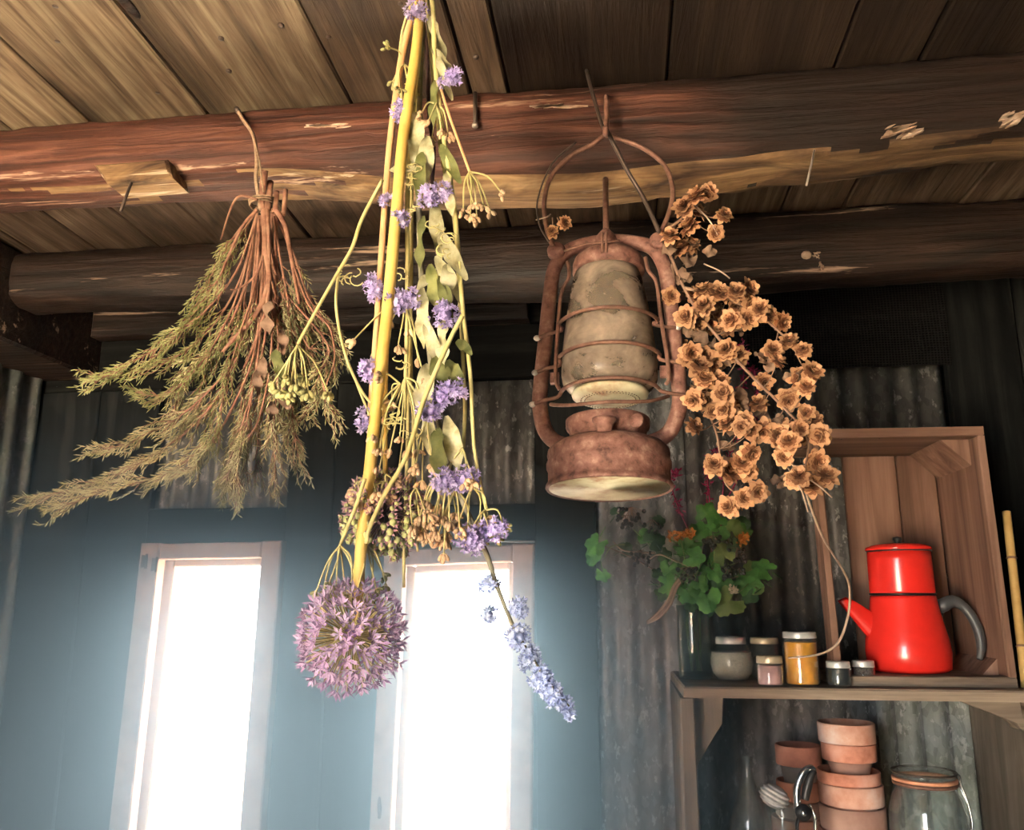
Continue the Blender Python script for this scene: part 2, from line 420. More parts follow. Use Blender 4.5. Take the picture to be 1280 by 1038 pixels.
dv = nt.nodes.new('ShaderNodeMath'); dv.operation = 'DIVIDE'; lk(nt, ad.outputs[0], dv.inputs[0]); dv.inputs[1].default_value = 1.65; lk(nt, dv.outputs[0], c.node.inputs[0])
hs = nt.nodes.new('ShaderNodeHueSaturation'); lk(nt, c, hs.inputs['Color']); vv = nt.nodes.new('ShaderNodeMapRange'); lk(nt, objrand(nt), vv.inputs[0]); vv.inputs[3].default_value = .65; vv.inputs[4].default_value = 1.1; lk(nt, vv.outputs[0], hs.inputs['Value'])
lk(nt, hs.outputs[0], b.inputs['Base Color']); b.inputs['Roughness'].default_value = .75; M['copper'] = m
M['brown_leaf'] = mottled('brown_dry_leaf', [(.14, .08, .05), (.28, .17, .11)], 70, .8, 0, .2, .2)
M['brown_stem'] = mottled('brown_dry_stem', [(.2, .11, .07), (.36, .22, .15)], 70, .8)
M['tan_stem'] = mottled('tan_dry_stem', [(.4, .26, .18), (.55, .4, .3)], 50, .7)
M['leaf'] = mottled('green_leaf', [(.05, .18, .035), (.1, .32, .07), (.2, .44, .11)], 40, .55, 0, .2, .25, trans=.3)
M['leaf_pale'] = mottled('pale_green_leaf', [(.18, .28, .07), (.34, .44, .15)], 40, .55, 0, .2, .2, trans=.3)
M['leaf_dark'] = mottled('dark_green_leaf', [(.025, .08, .03), (.06, .15, .055)], 40, .55, 0, .2, .2, trans=.2)
M['berry'] = plain('black_berry', (.02, .012, .016), .12, 0, .9, 1.0)
M['orange'] = mottled('orange_petal', [(.75, .2, .03), (.92, .38, .08)], 120, .7, trans=.2)
M['white_petal'] = mottled('cream_petal', [(.55, .42, .32), (.75, .62, .5)], 120, .7)
M['crimson'] = mottled('crimson_petal', [(.2, .01, .04), (.42, .03, .12)], 120, .6, trans=.2)
M['red'] = plain('red_enamel', (.78, .028, .02), .25, 0, .5, .3, .25)
M['black_enamel'] = plain('black_enamel', (.012, .011, .011), .3)
M['grey_handle'] = plain('dark_grey_handle', (.06, .06, .062), .4)
M['glass'] = thin_glass('clear_jar_glass', (.95, .97, .96), 1.5, (.66, .7, .68), .075)
M['glass_green'] = thin_glass('greenish_vase_glass', (.72, .8, .75), 1.5, (.4, .46, .42), .04)
M['pane'] = thin_glass('window_pane_glass', (.97, .98, .98), .5)
M['lid'] = plain('silver_lid', (.72, .7, .66), .35, .4)
M['lid_gold'] = plain('brassy_lid', (.62, .53, .37), .35, .4)
M['sand'] = mottled('pale_grain', [(.45, .4, .32), (.75, .68, .56)], 400, .9)
M['pinkjam'] = plain('pink_filling', (.95, .5, .48), .4)
M['yellow'] = plain('orange_yellow_filling', (.9, .38, .02), .4)
M['dark_fill'] = plain('dark_filling', (.02, .016, .016), .4)
M['seedfill'] = mottled('mixed_seed_filling', [(.08, .05, .04), (.35, .25, .2)], 350, .8)
M['terra'] = mottled('terracotta_clay', [(.42, .15, .09), (.6, .25, .165), (.68, .36, .27)], 22, .85, 0, .1, .12)
M['terra_pale'] = mottled('limed_terracotta_clay', [(.52, .22, .14), (.68, .38, .28), (.78, .6, .52)], 16, .85, 0, .1, .08)
M['terra_brown'] = mottled('brown_terracotta_clay', [(.36, .19, .14), (.52, .31, .24)], 16, .85, 0, .1, .08)
M['terra_grey'] = mottled('grey_mossed_clay', [(.2, .17, .15), (.3, .26, .23)], 22, .85, 0, .1)
M['steel'] = plain('polished_steel', (.62, .62, .62), .2, .9)
M['black_rubber'] = plain('black_grip', (.02, .02, .02), .4)
M['shell'] = mottled('white_shell', [(.5, .47, .43), (.78, .75, .7)], 60, .5)
M['seal'] = plain('orange_rubber_seal', (.75, .32, .18), .5)
M['bamboo'] = mottled('bamboo_cane', [(.45, .26, .08), (.62, .4, .15)], 20, .5, 0, .1)
M['netting'] = None
M['floor'] = wood('floor_board_wood', (.14, .1, .075), (.24, .19, .14), (.32, .26, .2), 'y', .7, (.15, .1, .06), .4, .2)
M['ground'] = mottled('pale_gravel', [(.4, .34, .26), (.58, .51, .4)], 30, .95, 0, 0)
M['splinter'] = mottled('bare_splintered_wood', [(.28, .16, .1), (.48, .32, .22), (.62, .46, .34)], 50, .7, 0, .2)

# ================================================================ the shed itself
XL, XR, YB, YF = -1.36, 1.22, 1.84, -1.15
def ceil_z(y): return 2.325 - 0.022 * (y - 0.5)

# daylight openings: the door behind the camera and the two windows
DOOR = (-1.3, -0.55, 2.0)  # unseen doorway, kept narrow to weaken the light from the front
BLOCKER_TOP = .6                                   # top of an added, unseen lower leaf that shades the ceiling between the beams
portal('door_daylight', ((DOOR[0] + DOOR[1]) / 2, YF - .03, (DOOR[2] + BLOCKER_TOP) / 2), (90, 0, 0), DOOR[1] - DOOR[0], DOOR[2] - BLOCKER_TOP)
WZ0, WZ1 = 1.02, 1.70
WIN = [(-1.03, -0.775), (-0.465, -0.2)]
for a, b in WIN:
    portal('window_daylight', ((a + b) / 2, YB + .08, (WZ0 + WZ1) / 2), (-90, 0, 0), b - a + .04, WZ1 - WZ0 + .04)

def slab(name, lo, hi, mat):
    mb = MB(); mb.box(lo, hi); return struct(mb.build(name, mat))

g = MB(); g.box((-25, -25, -.22), (25, 25, -.12)); struct(g.build('ground', M['ground']))
# floor of boards
fl = MB(); fl.box((XL, YF, -.1), (XR, YB, -.022)); floor = struct(fl.build('floor', M['floor']))
x = XL
while x < XR - .01:
    wd = min(.16, XR - x)
    b = MB(); b.board([(x + .002, YF, 0), (x + wd - .002, YF, 0), (x + wd - .002, YB - .1, 0), (x + .002, YB - .1, 0)], (0, 0, 1), .022, .003)
    b.build('floor_board', M['floor'], floor); x += wd

# ceiling of planks that run away from the door, seams where the photograph shows them
cb = MB(); cb.hexa([(XL - .05, YF, ceil_z(YF) + .03), (XR + .05, YF, ceil_z(YF) + .03), (XR + .05, YB + .06, ceil_z(YB) + .03), (XL - .05, YB + .06, ceil_z(YB) + .03)],
                   [(XL - .05, YF, ceil_z(YF) + .07), (XR + .05, YF, ceil_z(YF) + .07), (XR + .05, YB + .06, ceil_z(YB) + .07), (XL - .05, YB + .06, ceil_z(YB) + .07)])
ceiling = struct(cb.build('ceiling', M['ceiling_dark']))
seams = [G(98, 143, 2.31).x, G(245, 130, 2.31).x, G(430, 115, 2.31).x, G(575, 76, 2.31).x, G(626, 76, 2.31).x, G(835, 95, 2.31).x, G(1055, 64, 2.31).x]
s0 = seams[0]
while s0 > XL: s0 -= .135; seams.insert(0, max(s0, XL))
s0 = seams[-1]
for st in (.11, .15, .06, .17, .18, .18, .2):
    s0 += st
    if s0 < XR: seams.append(s0)
seams.append(XR)
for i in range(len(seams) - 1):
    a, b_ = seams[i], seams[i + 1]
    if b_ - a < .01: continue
    # boards split over the nearer beam so the rear lengths carry its shade in colour
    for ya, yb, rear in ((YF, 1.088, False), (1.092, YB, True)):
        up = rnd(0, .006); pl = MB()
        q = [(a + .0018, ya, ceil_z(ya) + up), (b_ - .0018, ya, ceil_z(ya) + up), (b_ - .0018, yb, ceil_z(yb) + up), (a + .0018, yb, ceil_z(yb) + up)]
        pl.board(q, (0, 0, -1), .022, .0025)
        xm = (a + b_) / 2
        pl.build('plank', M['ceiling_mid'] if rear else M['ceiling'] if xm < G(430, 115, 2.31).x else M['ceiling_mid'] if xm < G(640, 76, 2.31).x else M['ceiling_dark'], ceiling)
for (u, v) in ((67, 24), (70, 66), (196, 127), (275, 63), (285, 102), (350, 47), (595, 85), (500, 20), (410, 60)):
    mb = MB(); p = G(u, v, 2.3); p.z = ceil_z(p.y) + .003; mb.lathe([(0, -.003), (.0035, -.003), (.004, -.001), (.004, .002)], p, 8); mb.build('nail_head', M['nail'], ceiling)
mb = MB(); p = G(160, 16, 2.31); p.z = ceil_z(p.y) + .002; mb.ball(p, (.008, .024, .0035), 14, 6); mb.build('knot', M['beam_dark'], ceiling)
# side and front walls
lw = slab('wall_left', (XL - .06, YF - .06, 0), (XL - .03, YB + .06, 2.4), M['black_plank'])
def corrugated(mb, p0, along, width, z0, z1, amp=.0085, per=.05, face=(0, -1, 0), tilt=0.0):
    p0 = Vector(p0); along = Vector(along).normalized(); face = Vector(face)
    n = int(width / per * 8); vs = []; fs = []
    for back in (0, 1):
        for zz in (z1, z0):
            for i in range(n + 1):
                d = width * i / n
                vs.append(p0 + along * d + face * (amp * math.sin(2 * math.pi * d / per) - back * .0015) + Vector((0, 0, zz)))
    m = n + 1
    for i in range(n):
        fs.append((i, i + 1, m + i + 1, m + i)); fs.append((2 * m + i + 1, 2 * m + i, 3 * m + i, 3 * m + i + 1))
        fs.append((m + i, m + i + 1, 3 * m + i + 1, 3 * m + i)); fs.append((i + 1, i, 2 * m + i, 2 * m + i + 1))
    fs.append((0, m, 3 * m, 2 * m)); fs.append((n, 2 * m + n, 3 * m + n, m + n))
    mb.add(vs, fs, 0, True)
y = YF
while y < YB - .1:
    wd = min(.62, YB - .06 - y)
    mb = MB(); corrugated(mb, (XL + .012 + rnd(0, .004), y - .01, 0), (0, 1, 0), wd + .01, 0.02, 2.12, .009, .068, (1, 0, 0)); mb.build('iron_sheet', M['iron_left'], lw); y += wd
tp = MB(); tp.board([(XL + .15, YF, 2.105), (XL + .15, YB - .05, 2.105), (XL + .15, YB - .05, 2.3), (XL + .15, YF, 2.3)], (1, 0, 0), .17, .006); tp.build('wall_plate', M['beam_dark'], lw)
rw = slab('wall_right', (XR + .03, YF - .06, 0), (XR + .06, YB + .06, 2.4), M['black_plank'])
y = YF
while y < YB - .02:
    wd = min(.17, YB - y); mb = MB()
    mb.board([(XR, y + .002, 0), (XR, y + wd - .002, 0), (XR, y + wd - .002, 2.3), (XR, y + .002, 2.3)], (-1, 0, 0), .022, .003); mb.build('plank', M['black_plank'], rw); y += wd
fw = MB()
fw.box((XL - .06, YF - .06, 0), (DOOR[0], YF - .02, 2.4)); fw.box((DOOR[1], YF - .06, 0), (XR + .06, YF - .02, 2.4)); fw.box((DOOR[0], YF - .06, DOOR[2]), (DOOR[1], YF - .02, 2.4))
struct(fw.build('wall_front', M['grey_plank']))
dm = MB(); dm.box((DOOR[0], YF - .08, 0), (DOOR[0] + .03, YF + .01, DOOR[2])); dm.box((DOOR[1] - .03, YF - .08, 0), (DOOR[1], YF + .01, DOOR[2])); dm.box((DOOR[0] + .03, YF - .08, DOOR[2] - .03), (DOOR[1] - .03, YF + .01, DOOR[2]))
dr_ = struct(dm.build('door_1', M['grey_plank']))  # unseen door frame, parent of the added lower leaf
for i in range(8):  # added lower leaf, put in to block low light from the yard
    a = DOOR[0] + .031 + i * (DOOR[1] - DOOR[0] - .062) / 8; b_ = a + (DOOR[1] - DOOR[0] - .062) / 8 - .002
    mb = MB(); mb.board([(a, YF - .02, .01), (b_, YF - .02, .01), (b_, YF - .02, BLOCKER_TOP), (a, YF - .02, BLOCKER_TOP)], (0, 1, 0), .03, .003); mb.build('plank', M['grey_plank'], dr_)  # planks of the added, unseen leaf

# back wall: outer sheathing with window holes, iron sheets, black boards
wb = MB(); Y0, Y1 = YB + .005, YB + .03
xs = [XL - .06, WIN[0][0], WIN[0][1], WIN[1][0], WIN[1][1], XR + .06]
for i in range(5):
    a, b_ = xs[i], xs[i + 1]
    if i in (1, 3):
        wb.box((a, Y0, 0), (b_, Y1, WZ0)); wb.box((a, Y0, WZ1), (b_, Y1, 2.4))
    else: wb.box((a, Y0, 0), (b_, Y1, 2.4))
wall = struct(wb.build('wall_back', M['black_plank']))
def wall_board(u0, u1, v, z0, z1, mat='black_plank', Y=1.765, X0=None, X1=None, t=.022):
    a = P(u0, v, Y).x if X0 is None else X0; c = P(u1, v, Y).x if X1 is None else X1
    yo = Y + rnd(-.002, .002)
    mb = MB(); mb.board([(a, yo, z0), (c, yo, z0), (c, yo, z1), (a, yo, z1)], (0, -1, 0), t, .003)
    return mb.build('board', M[mat], wall)
def iron(X0, X1, z0, z1, Y=1.805, mat='iron'):
    mb = MB(); corrugated(mb, (X0, Y, 0), (1, 0, 0), X1 - X0, z0, z1); return mb.build('iron_sheet', M[mat], wall)
ZI = P(640, 472, 1.765).z
zh1 = P(640, 630, 1.765).z
xa = P(194, 560, 1.765).x; xb = P(361, 560, 1.765).x; xc = P(500, 560, 1.765).x; xd = P(668, 560, 1.765).x; xe = P(745, 700, 1.765).x; xf = P(1186, 480, 1.765).x; xg = P(1214, 900, 1.765).x
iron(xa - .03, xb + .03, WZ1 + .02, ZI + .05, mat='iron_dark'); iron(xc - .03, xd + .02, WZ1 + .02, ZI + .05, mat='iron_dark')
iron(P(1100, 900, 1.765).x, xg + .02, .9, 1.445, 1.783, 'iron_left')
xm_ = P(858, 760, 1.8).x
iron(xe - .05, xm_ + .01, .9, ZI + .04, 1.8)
iron(xm_ - .03, xg - .2, 1.43, ZI + .05, 1.808, 'iron_dark'); iron(xg - .25, xg + .03, 1.43, ZI + .05, 1.797, 'iron_dark')  # same iron split at the shelf; shade above painted as a darker tone
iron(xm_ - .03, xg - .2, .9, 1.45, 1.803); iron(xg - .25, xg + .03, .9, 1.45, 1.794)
lft = [XL, P(118, 560, 1.765).x, xa]
for i in range(2): wall_board(0, 0, 0, 0.02, ZI, X0=lft[i] + .001, X1=lft[i + 1] - .001)
mid = [xb, (xb + xc) / 2 - .02, xc]
for i in range(2): wall_board(0, 0, 0, 0.02, ZI, X0=mid[i] + .001, X1=mid[i + 1] - .001)
wall_board(0, 0, 0, 0.02, ZI, X0=xd, X1=xe)
wall_board(0, 0, 0, WZ1 + .02, zh1, 'black_plank_x', X0=xa - .002, X1=xb + .002)
wall_board(0, 0, 0, WZ1 + .02, zh1, 'black_plank_x', X0=xc - .002, X1=xd + .002)
for (a, c) in ((xa, xb), (xc, xd)): wall_board(0, 0, 0, .02, WZ0 - .01, 'black_plank', X0=a, X1=c)
wall_board(0, 0, 0, ZI, 2.2, 'black_plank_x', X0=XL, X1=xe + .02); wall_board(0, 0, 0, 2.202, 2.3, 'black_plank_x', X0=XL, X1=xe + .02)
wall_board(0, 0, 0, P(900, 457, 1.765).z, 2.3, 'black_plank_x', X0=xe + .022, X1=xf)
wall_board(0, 0, 0, P(200, 417, 1.72).z, P(200, 380, 1.72).z, 'beam_dark', Y=1.72, X0=XL + .15, X1=P(660, 400, 1.72).x, t=.04)
# black boards in the corner behind the crate, grey ones under the shelf
x = xf
while x < XR - .01:
    wd = min(.145, XR - x); wall_board(0, 0, 0, 1.44, 2.3, X0=x + .001, X1=x + wd - .001); x += wd
x = xg
for wd in (.1, .155, .15, .18):
    if x < XR: wall_board(0, 0, 0, .02, 1.44, 'grey_plank', X0=x + .002, X1=min(x + wd, XR) - .002, Y=1.765)
    x += wd
# black plastic netting stapled up on the dark boards
m, nt, b = nodes('black_netting'); co = objco(nt)
chk = nt.nodes.new('ShaderNodeTexBrick'); lk(nt, mapping(nt, co, (1, 1, 1), None), chk.inputs['Vector'])
wv = nt.nodes.new('ShaderNodeTexWave'); wv.wave_type = 'BANDS'; wv.bands_direction = 'Z'; lk(nt, co, wv.inputs['Vector']); wv.inputs['Scale'].default_value = 60; wv.inputs['Distortion'].default_value = .4
wx = nt.nodes.new('ShaderNodeTexWave'); wx.wave_type = 'BANDS'; wx.bands_direction = 'X'; lk(nt, co, wx.inputs['Vector']); wx.inputs['Scale'].default_value = 50
nt.nodes.remove(chk)
mm = nt.nodes.new('ShaderNodeMath'); mm.operation = 'MAXIMUM'; lk(nt, wv.outputs['Fac'], mm.inputs[0]); lk(nt, wx.outputs['Fac'], mm.inputs[1])
lk(nt, ramp(nt, mm.outputs[0], [(.5, (.003, .003, .003)), (.95, (.013, .012, .011))]), b.inputs['Base Color']); b.inputs['Roughness'].default_value = .8; b.inputs['Specular IOR Level'].default_value = .05
bump(nt, b, mm.outputs[0], .5, .003); M['netting'] = m
nb = MB(); q0 = P(928, 352, 1.755); q1 = P(1190, 456, 1.755)
N = 12
vs = []; 
for j in range(7):
    for i in range(N + 1):
        xx = q0.x + (q1.x - q0.x) * i / N; zz = q0.z + (q1.z - q0.z) * j / 6
        vs.append((xx, 1.755 + .003 * math.sin(i * 1.7 + j) - .002, zz))
nb.add(vs, [(j * (N + 1) + i, j * (N + 1) + i + 1, (j + 1) * (N + 1) + i + 1, (j + 1) * (N + 1) + i) for j in range(6) for i in range(N)], 0, True)
nb.build('netting', M['netting'], wall)

# ---------------------------------------------------------------- windows
def window(n, tl, tr, br, bl, wd, holes):
    root = struct(empty('window_%d' % n))
    Yf = 1.738
    def q(p, Y=Yf): return P(p[0], p[1], Y)
    TL, TR, BR, BL = q(tl), q(tr), q(br), q(bl)
    # carry the jambs on down below the picture
    def down(a, b, z): t = (z - a.z) / (b.z - a.z); return a + (b - a) * t
    BL = down(TL, BL, WZ0 - .03); BR = down(TR, BR, WZ0 - .03)
    hd = wd * .82
    def bd(quad, mat='frame', t=.03, Y=None, name='frame_board'):
        mb = MB(); mb.board(quad, (0, -1, 0), t, .003); return mb.build(name, M[mat], root)
    ex = Vector((wd, 0, 0)); ez = Vector((0, 0, hd))
    bd([BL, BL + ex, TL + ex, TL]); bd([BR - ex, BR, TR, TR - ex])
    bd([TL + ex * 1.02 - ez, TR - ex * 1.02 - ez, TR - ex * 1.02 - Vector((0, 0, .002)), TL + ex * 1.02 - Vector((0, 0, .002))], t=.028)
    bd([BL + ex * 1.02, BR - ex * 1.02, BR - ex * 1.02 + ez, BL + ex * 1.02 + ez], t=.028)
    # inner sash set back in the opening
    iw = .014; o = Vector((0, .045, 0))
    a = BL + ex + ez + o; b_ = BR - ex + ez + o; c = TR - ex - ez + o; d = TL + ex - ez + o
    e2 = Vector((iw, 0, 0)); z2 = Vector((0, 0, iw))
    out = Vector((.012, 0, 0)); outz = Vector((0, 0, .012))
    for quad in ([a - out, a + e2, d + e2, d - out], [b_ - e2, b_ + out, c + out, c - e2], [d + e2 - z2, c - e2 - z2, c - e2 + outz, d + e2 + outz], [a + e2 - outz, b_ - e2 - outz, b_ - e2 + z2, a + e2 + z2]):
        bd(quad, 'frame_inner', .05, name='sash_bar')
    mb = MB(); p0 = a + Vector((0, .02, 0)); mb.board([a + o * .5, b_ + o * .5, c + o * .5, d + o * .5], (0, -1, 0), .004, .0005); mb.build('glass_pane', M['pane'], root)
    return root, TL, TR, BL, BR
w1 = window(1, (176, 679), (352, 676), (325, 1038), (135, 1038), .044, 0)
w2 = window(2, (480, 686), (667, 680), (664, 1038), (461, 1038), .044, 0)
def hinge(root, u, v):
    mb = MB(); c = P(u, v, 1.737)
    mb.board([c + Vector((-.006, 0, -.014)), c + Vector((.006, 0, -.012)), c + Vector((.007, 0, .012)), c + Vector((-.005, 0, .014))], (0, -1, 0), .003, .001)
    mb.tube([c + Vector((.008, -.002, -.016)), c + Vector((.008, -.002, .016))], .003, 8); mb.build('hinge', M['nail'], root)
hinge(w1[0], 179, 702); hinge(w1[0], 192, 706)
mb = MB(); c = P(474, 1008, 1.733); mb.ball(c, (.004, .005, .018), 8, 6); mb.tube([c + Vector((0, .01, .004)), c + Vector((.003, -.008, -.02))], .003, 6); mb.build('catch', M['rust_wire'], w2[0])

# ---------------------------------------------------------------- roof beams
def beam(name, label, Yf, depth, zt, zb, x0, x1, mats, seed, raw, lowfn=None):
    rs = random.Random(seed); mb = MB(); n = 210; K = 44
    vs = []; rings = []
    for i in range(n + 1):
        x = x0 + (x1 - x0) * i / n
        t, bt = zt(x), zb(x)
        h = (t - bt) / 2; cz = (t + bt) / 2
        ring = []
        for k in range(K):
            a = 2 * math.pi * k / K
            ca, sa = math.cos(a), math.sin(a)
            e = .62
            yy = depth / 2 * math.copysign(abs(ca) ** e, ca); zz = h * math.copysign(abs(sa) ** e, sa)
            nz = noise.noise(Vector((x * 7, a * 2.5, seed))) * .004 + noise.noise(Vector((x * 25, a * 5, seed + 5))) * .0022 + noise.noise(Vector((x * 60, a * 9, seed + 9))) * .001
            yy *= 1 + nz / (depth / 2); zz *= 1 + nz / h
            if ca < 0 and sa < -.1:     # lower front edge hewn off unevenly
                cutn = raw(x)
                s = yy * -1 + zz * -1; lim = depth / 2 + h - .030 * cutn - .006
                if s > lim: d = (s - lim) / 2; yy += d; zz += d
            ring.append(Vector((x, Yf + depth / 2 + yy, cz + zz)))
        vs += ring
    fs = []; mi = []
    for i in range(n):
        x = x0 + (x1 - x0) * (i + .5) / n
        for k in range(K):
            k2 = (k + 1) % K
            fs.append((i * K + k, i * K + k2, (i + 1) * K + k2, (i + 1) * K + k))
            a = 2 * math.pi * (k + .5) / K
            low = (math.pi * 1.28 < a < math.pi * 1.72) and raw(x) > .34 + .5 * noise.noise(Vector((x * 9, a * 3.5, 3))) + .5 * max(0, 1.36 * math.pi - a) 
            mi.append(1 if low else 0)
    mb.add(vs, fs, 0, True); mb.mi = mi
    mb.add([vs[k] for k in range(K)], [tuple(range(K))]); mb.add([vs[n * K + k] for k in range(K)], [tuple(range(K - 1, -1, -1))])
    o = mb.build(name, mats)
    return tag(o, label, 'beam')
def lerp(x, tab):
    for (a, va), (b_, vb) in zip(tab, tab[1:]):
        if x <= b_:
            t = max(0, min(1, (x - a) / (b_ - a))); t = t * t * (3 - 2 * t); return va + (vb - va) * t
    return tab[-1][1]
Yb1 = 1.03
zb1 = [(XL, 2.19), (P(0, 220, Yb1).x, P(0, 228, Yb1).z), (P(112, 205, Yb1).x, P(112, 222, Yb1).z), (P(300, 210, Yb1).x, P(300, 212, Yb1).z), (P(560, 222, Yb1).x, P(560, 226, Yb1).z), (P(740, 222, Yb1).x, P(740, 222, Yb1).z), (P(880, 208, Yb1).x, P(880, 206, Yb1).z), (P(1000, 192, Yb1).x, P(1000, 190, Yb1).z), (P(1280, 155, Yb1).x, P(1280, 157, Yb1).z), (XR, 2.18)]
raw1 = [(XL, .1), (P(260, 200, Yb1).x, .25), (P(540, 200, Yb1).x, .7), (P(600, 200, Yb1).x, 1.0), (P(880, 200, Yb1).x, 1.0), (P(960, 200, Yb1).x, .5), (P(1280, 160, Yb1).x, .45), (XR, .4)]
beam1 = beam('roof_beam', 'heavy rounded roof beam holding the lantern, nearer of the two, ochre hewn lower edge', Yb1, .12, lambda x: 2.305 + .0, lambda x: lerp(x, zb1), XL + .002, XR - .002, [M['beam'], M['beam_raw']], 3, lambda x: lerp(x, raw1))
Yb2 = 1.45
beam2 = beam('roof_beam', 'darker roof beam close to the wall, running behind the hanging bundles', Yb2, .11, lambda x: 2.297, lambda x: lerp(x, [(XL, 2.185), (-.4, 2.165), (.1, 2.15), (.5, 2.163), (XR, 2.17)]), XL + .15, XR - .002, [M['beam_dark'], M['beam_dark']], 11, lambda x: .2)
# nails, chip and a bare patch on the beams
def on_beam(name, mb, mat, par): return mb.build(name, mat, par)
mb = MB(); a = P(594, 116, Yb1 - .004); b_ = P(594, 157, Yb1 - .012); mb.tube([a, b_], .003, 6); o = on_beam('nail', mb, M['nail'], beam1)
mb = MB(); mb.lathe([(0, -.002), (.0045, -.002), (.0045, .002), (0, .002)], b_, 10); mb.build('nail_head', M['nailhead'], o)
mb = MB(); q = [P(116, 205, 1.012), P(208, 198, 1.012), P(214, 221, 1.012), P(132, 228, 1.012)]
mb.board(q, (0, -1, 0), .05, .004); mb.build('wood_chip', M['beam_raw'], beam1)
mb = MB(); mb.ball(P(1008, 319, 1.4505), (px(1.45, 7), .004, px(1.45, 6)), 9, 5); mb.build('knot_scar', M['splinter'], beam2)
for (u, v, du, dv) in ((165, 226, -14, 38),):
    mb = MB(); mb.tube([P(u + 3, v - 12, 1.03), P(u, v, 1.02), P(u + du, v + dv, 1.0)], .0022, 6)
    on_beam('bent_nail', mb, M['nail'], beam1)
mb = MB(); mb.tube([P(1018, 188, 1.03), P(1012, 215, 1.02), P(1008, 232, 1.015)], .0016, 6); on_beam('bent_nail', mb, M['nailhead'], beam1)

# pale splintered patches along the lower edge of the nearer beam
for (u, v, L, W, tilt) in ((1128, 164, 52, 13, 16), (1268, 147, 36, 14, 22), (690, 132, 90, 2, 4), (410, 157, 70, 4, 3), (1020, 318, 16, 8, -35), (1027, 333, 8, 12, 80)):
    mb = MB(); a = R(tilt); Ys = 1.4495 if v > 300 else 1.033 if u > 950 else 1.0285
    for j in range(int(6 + W)):
        c = P(u + rnd(-.3, .3) * L, v + rnd(-.5, .5) * W, Ys); hl = px(1.03, L) * rnd(.08, .3); w_ = px(1.03, rnd(.5, 1.5))
        d = Vector((math.cos(a + rnd(-.15, .15)), 0, math.sin(a + rnd(-.15, .15)))); up_ = Vector((-d.z, 0, d.x))
        n_ = 6; vs = []; fs = []
        for i in range(n_ + 1):
            t = -1 + 2 * i / n_; ww = w_ * (1 - t * t) * rnd(.5, 1.3) + .0002
            p = c + d * hl * t; vs += [p + up_ * ww, p - up_ * ww, p - up_ * ww + Vector((0, .006, 0)), p + up_ * ww + Vector((0, .006, 0))]
        for i in range(n_):
            for k in range(4): fs.append((i * 4 + k, i * 4 + (k + 1) % 4, i * 4 + 4 + (k + 1) % 4, i * 4 + 4 + k))
        fs += [(0, 1, 2, 3), (n_ * 4 + 3, n_ * 4 + 2, n_ * 4 + 1, n_ * 4)]
        mb.add(vs, fs, 0, False)
    stuff(mb.build('splintered_patch', M['splinter'], beam2 if v > 300 else beam1))

# ================================================================ shelf and what stands on it
ST = 1.462                                  # level of the shelf top
sx0, sx1 = P(850, 868, 1.45).x, XR - .004
sroot = thing('wall_shelf', 'rough wooden wall shelf with triangular brackets holding the crate and jars', 'shelf', (0.6, 1.6, 1.0))
mb = MB(); q = [(sx0 + .006, 1.45, ST), (sx1, 1.45, ST), (sx1, 1.762, ST), (sx0 + .002, 1.762, ST)]; mb.board(q, (0, 0, 1), .017, .003); mb.build('shelf_board', M['shelf_wood'], sroot)
z2 = 1.06
mb = MB(); mb.board([(sx0 - .01, 1.45, z2), (sx1, 1.45, z2), (sx1, 1.762, z2), (sx0 - .01, 1.762, z2)], (0, 0, 1), .02, .003); mb.build('shelf_board', M['shelf_wood'], sroot)
zu = ST - .017
mb = MB(); mb.board([(sx0, 1.455, .02), (sx0 + .022, 1.455, .02), (sx0 + .022, 1.455, zu), (sx0, 1.455, zu)], (0, -1, 0), .3, .002); mb.build('upright', M['shelf_wood_z'], sroot)
mb = MB(); q = [P(870, 874, 1.5), P(905, 874, 1.5), P(903, 905, 1.5), P(872, 962, 1.5)]
for p in q[:2]: p.z = zu
q[0].x = q[3].x = sx0 + .0225
mb.board(q, (0, -1, 0), .02, .002); mb.build('gusset', M['shelf_wood_z'], sroot)
for (a, b_, c, dpt, Y) in (((1196, 872), (1275, 872), (1282, 905), .02, 1.47), ((1238, 872), (1282, 872), (1290, 915), .05, 1.56)):
    mb = MB(); q = [P(*a, Y), P(*b_, Y), P(*c, Y)]; q.insert(3, q[2] + Vector((-.012, 0, 0)))
    q[0].z = q[1].z = zu
    mb.board(q, (0, -1, 0), dpt, .0015); mb.build('bracket', M['shelf_wood'], sroot)

# ---------------------------------------------------------------- crate on its end
cr = thing('wooden_crate', 'open wooden crate stood on its end on the shelf around the red pot', 'crate', (.5, 1.6, ST))
cy0, cy1 = 1.49, 1.70
TL, TR, BL, BR = P(1014, 537, cy0), P(1229, 533, cy0), P(1019, 846, cy0), P(1258, 850, cy0)
cz0 = ST + .0005
BL.z = cz0; BR.z = cz0
BL.x = TL.x + .008; BR.x = TR.x + .004
dep = Vector((0, cy1 - cy0, 0))
def cboard(q, n, t, name, mat='crate', ch=.002):
    mb = MB(); mb.board(q, n, t, ch); return mb.build(name, M[mat], cr)
th = .012
bt = .016
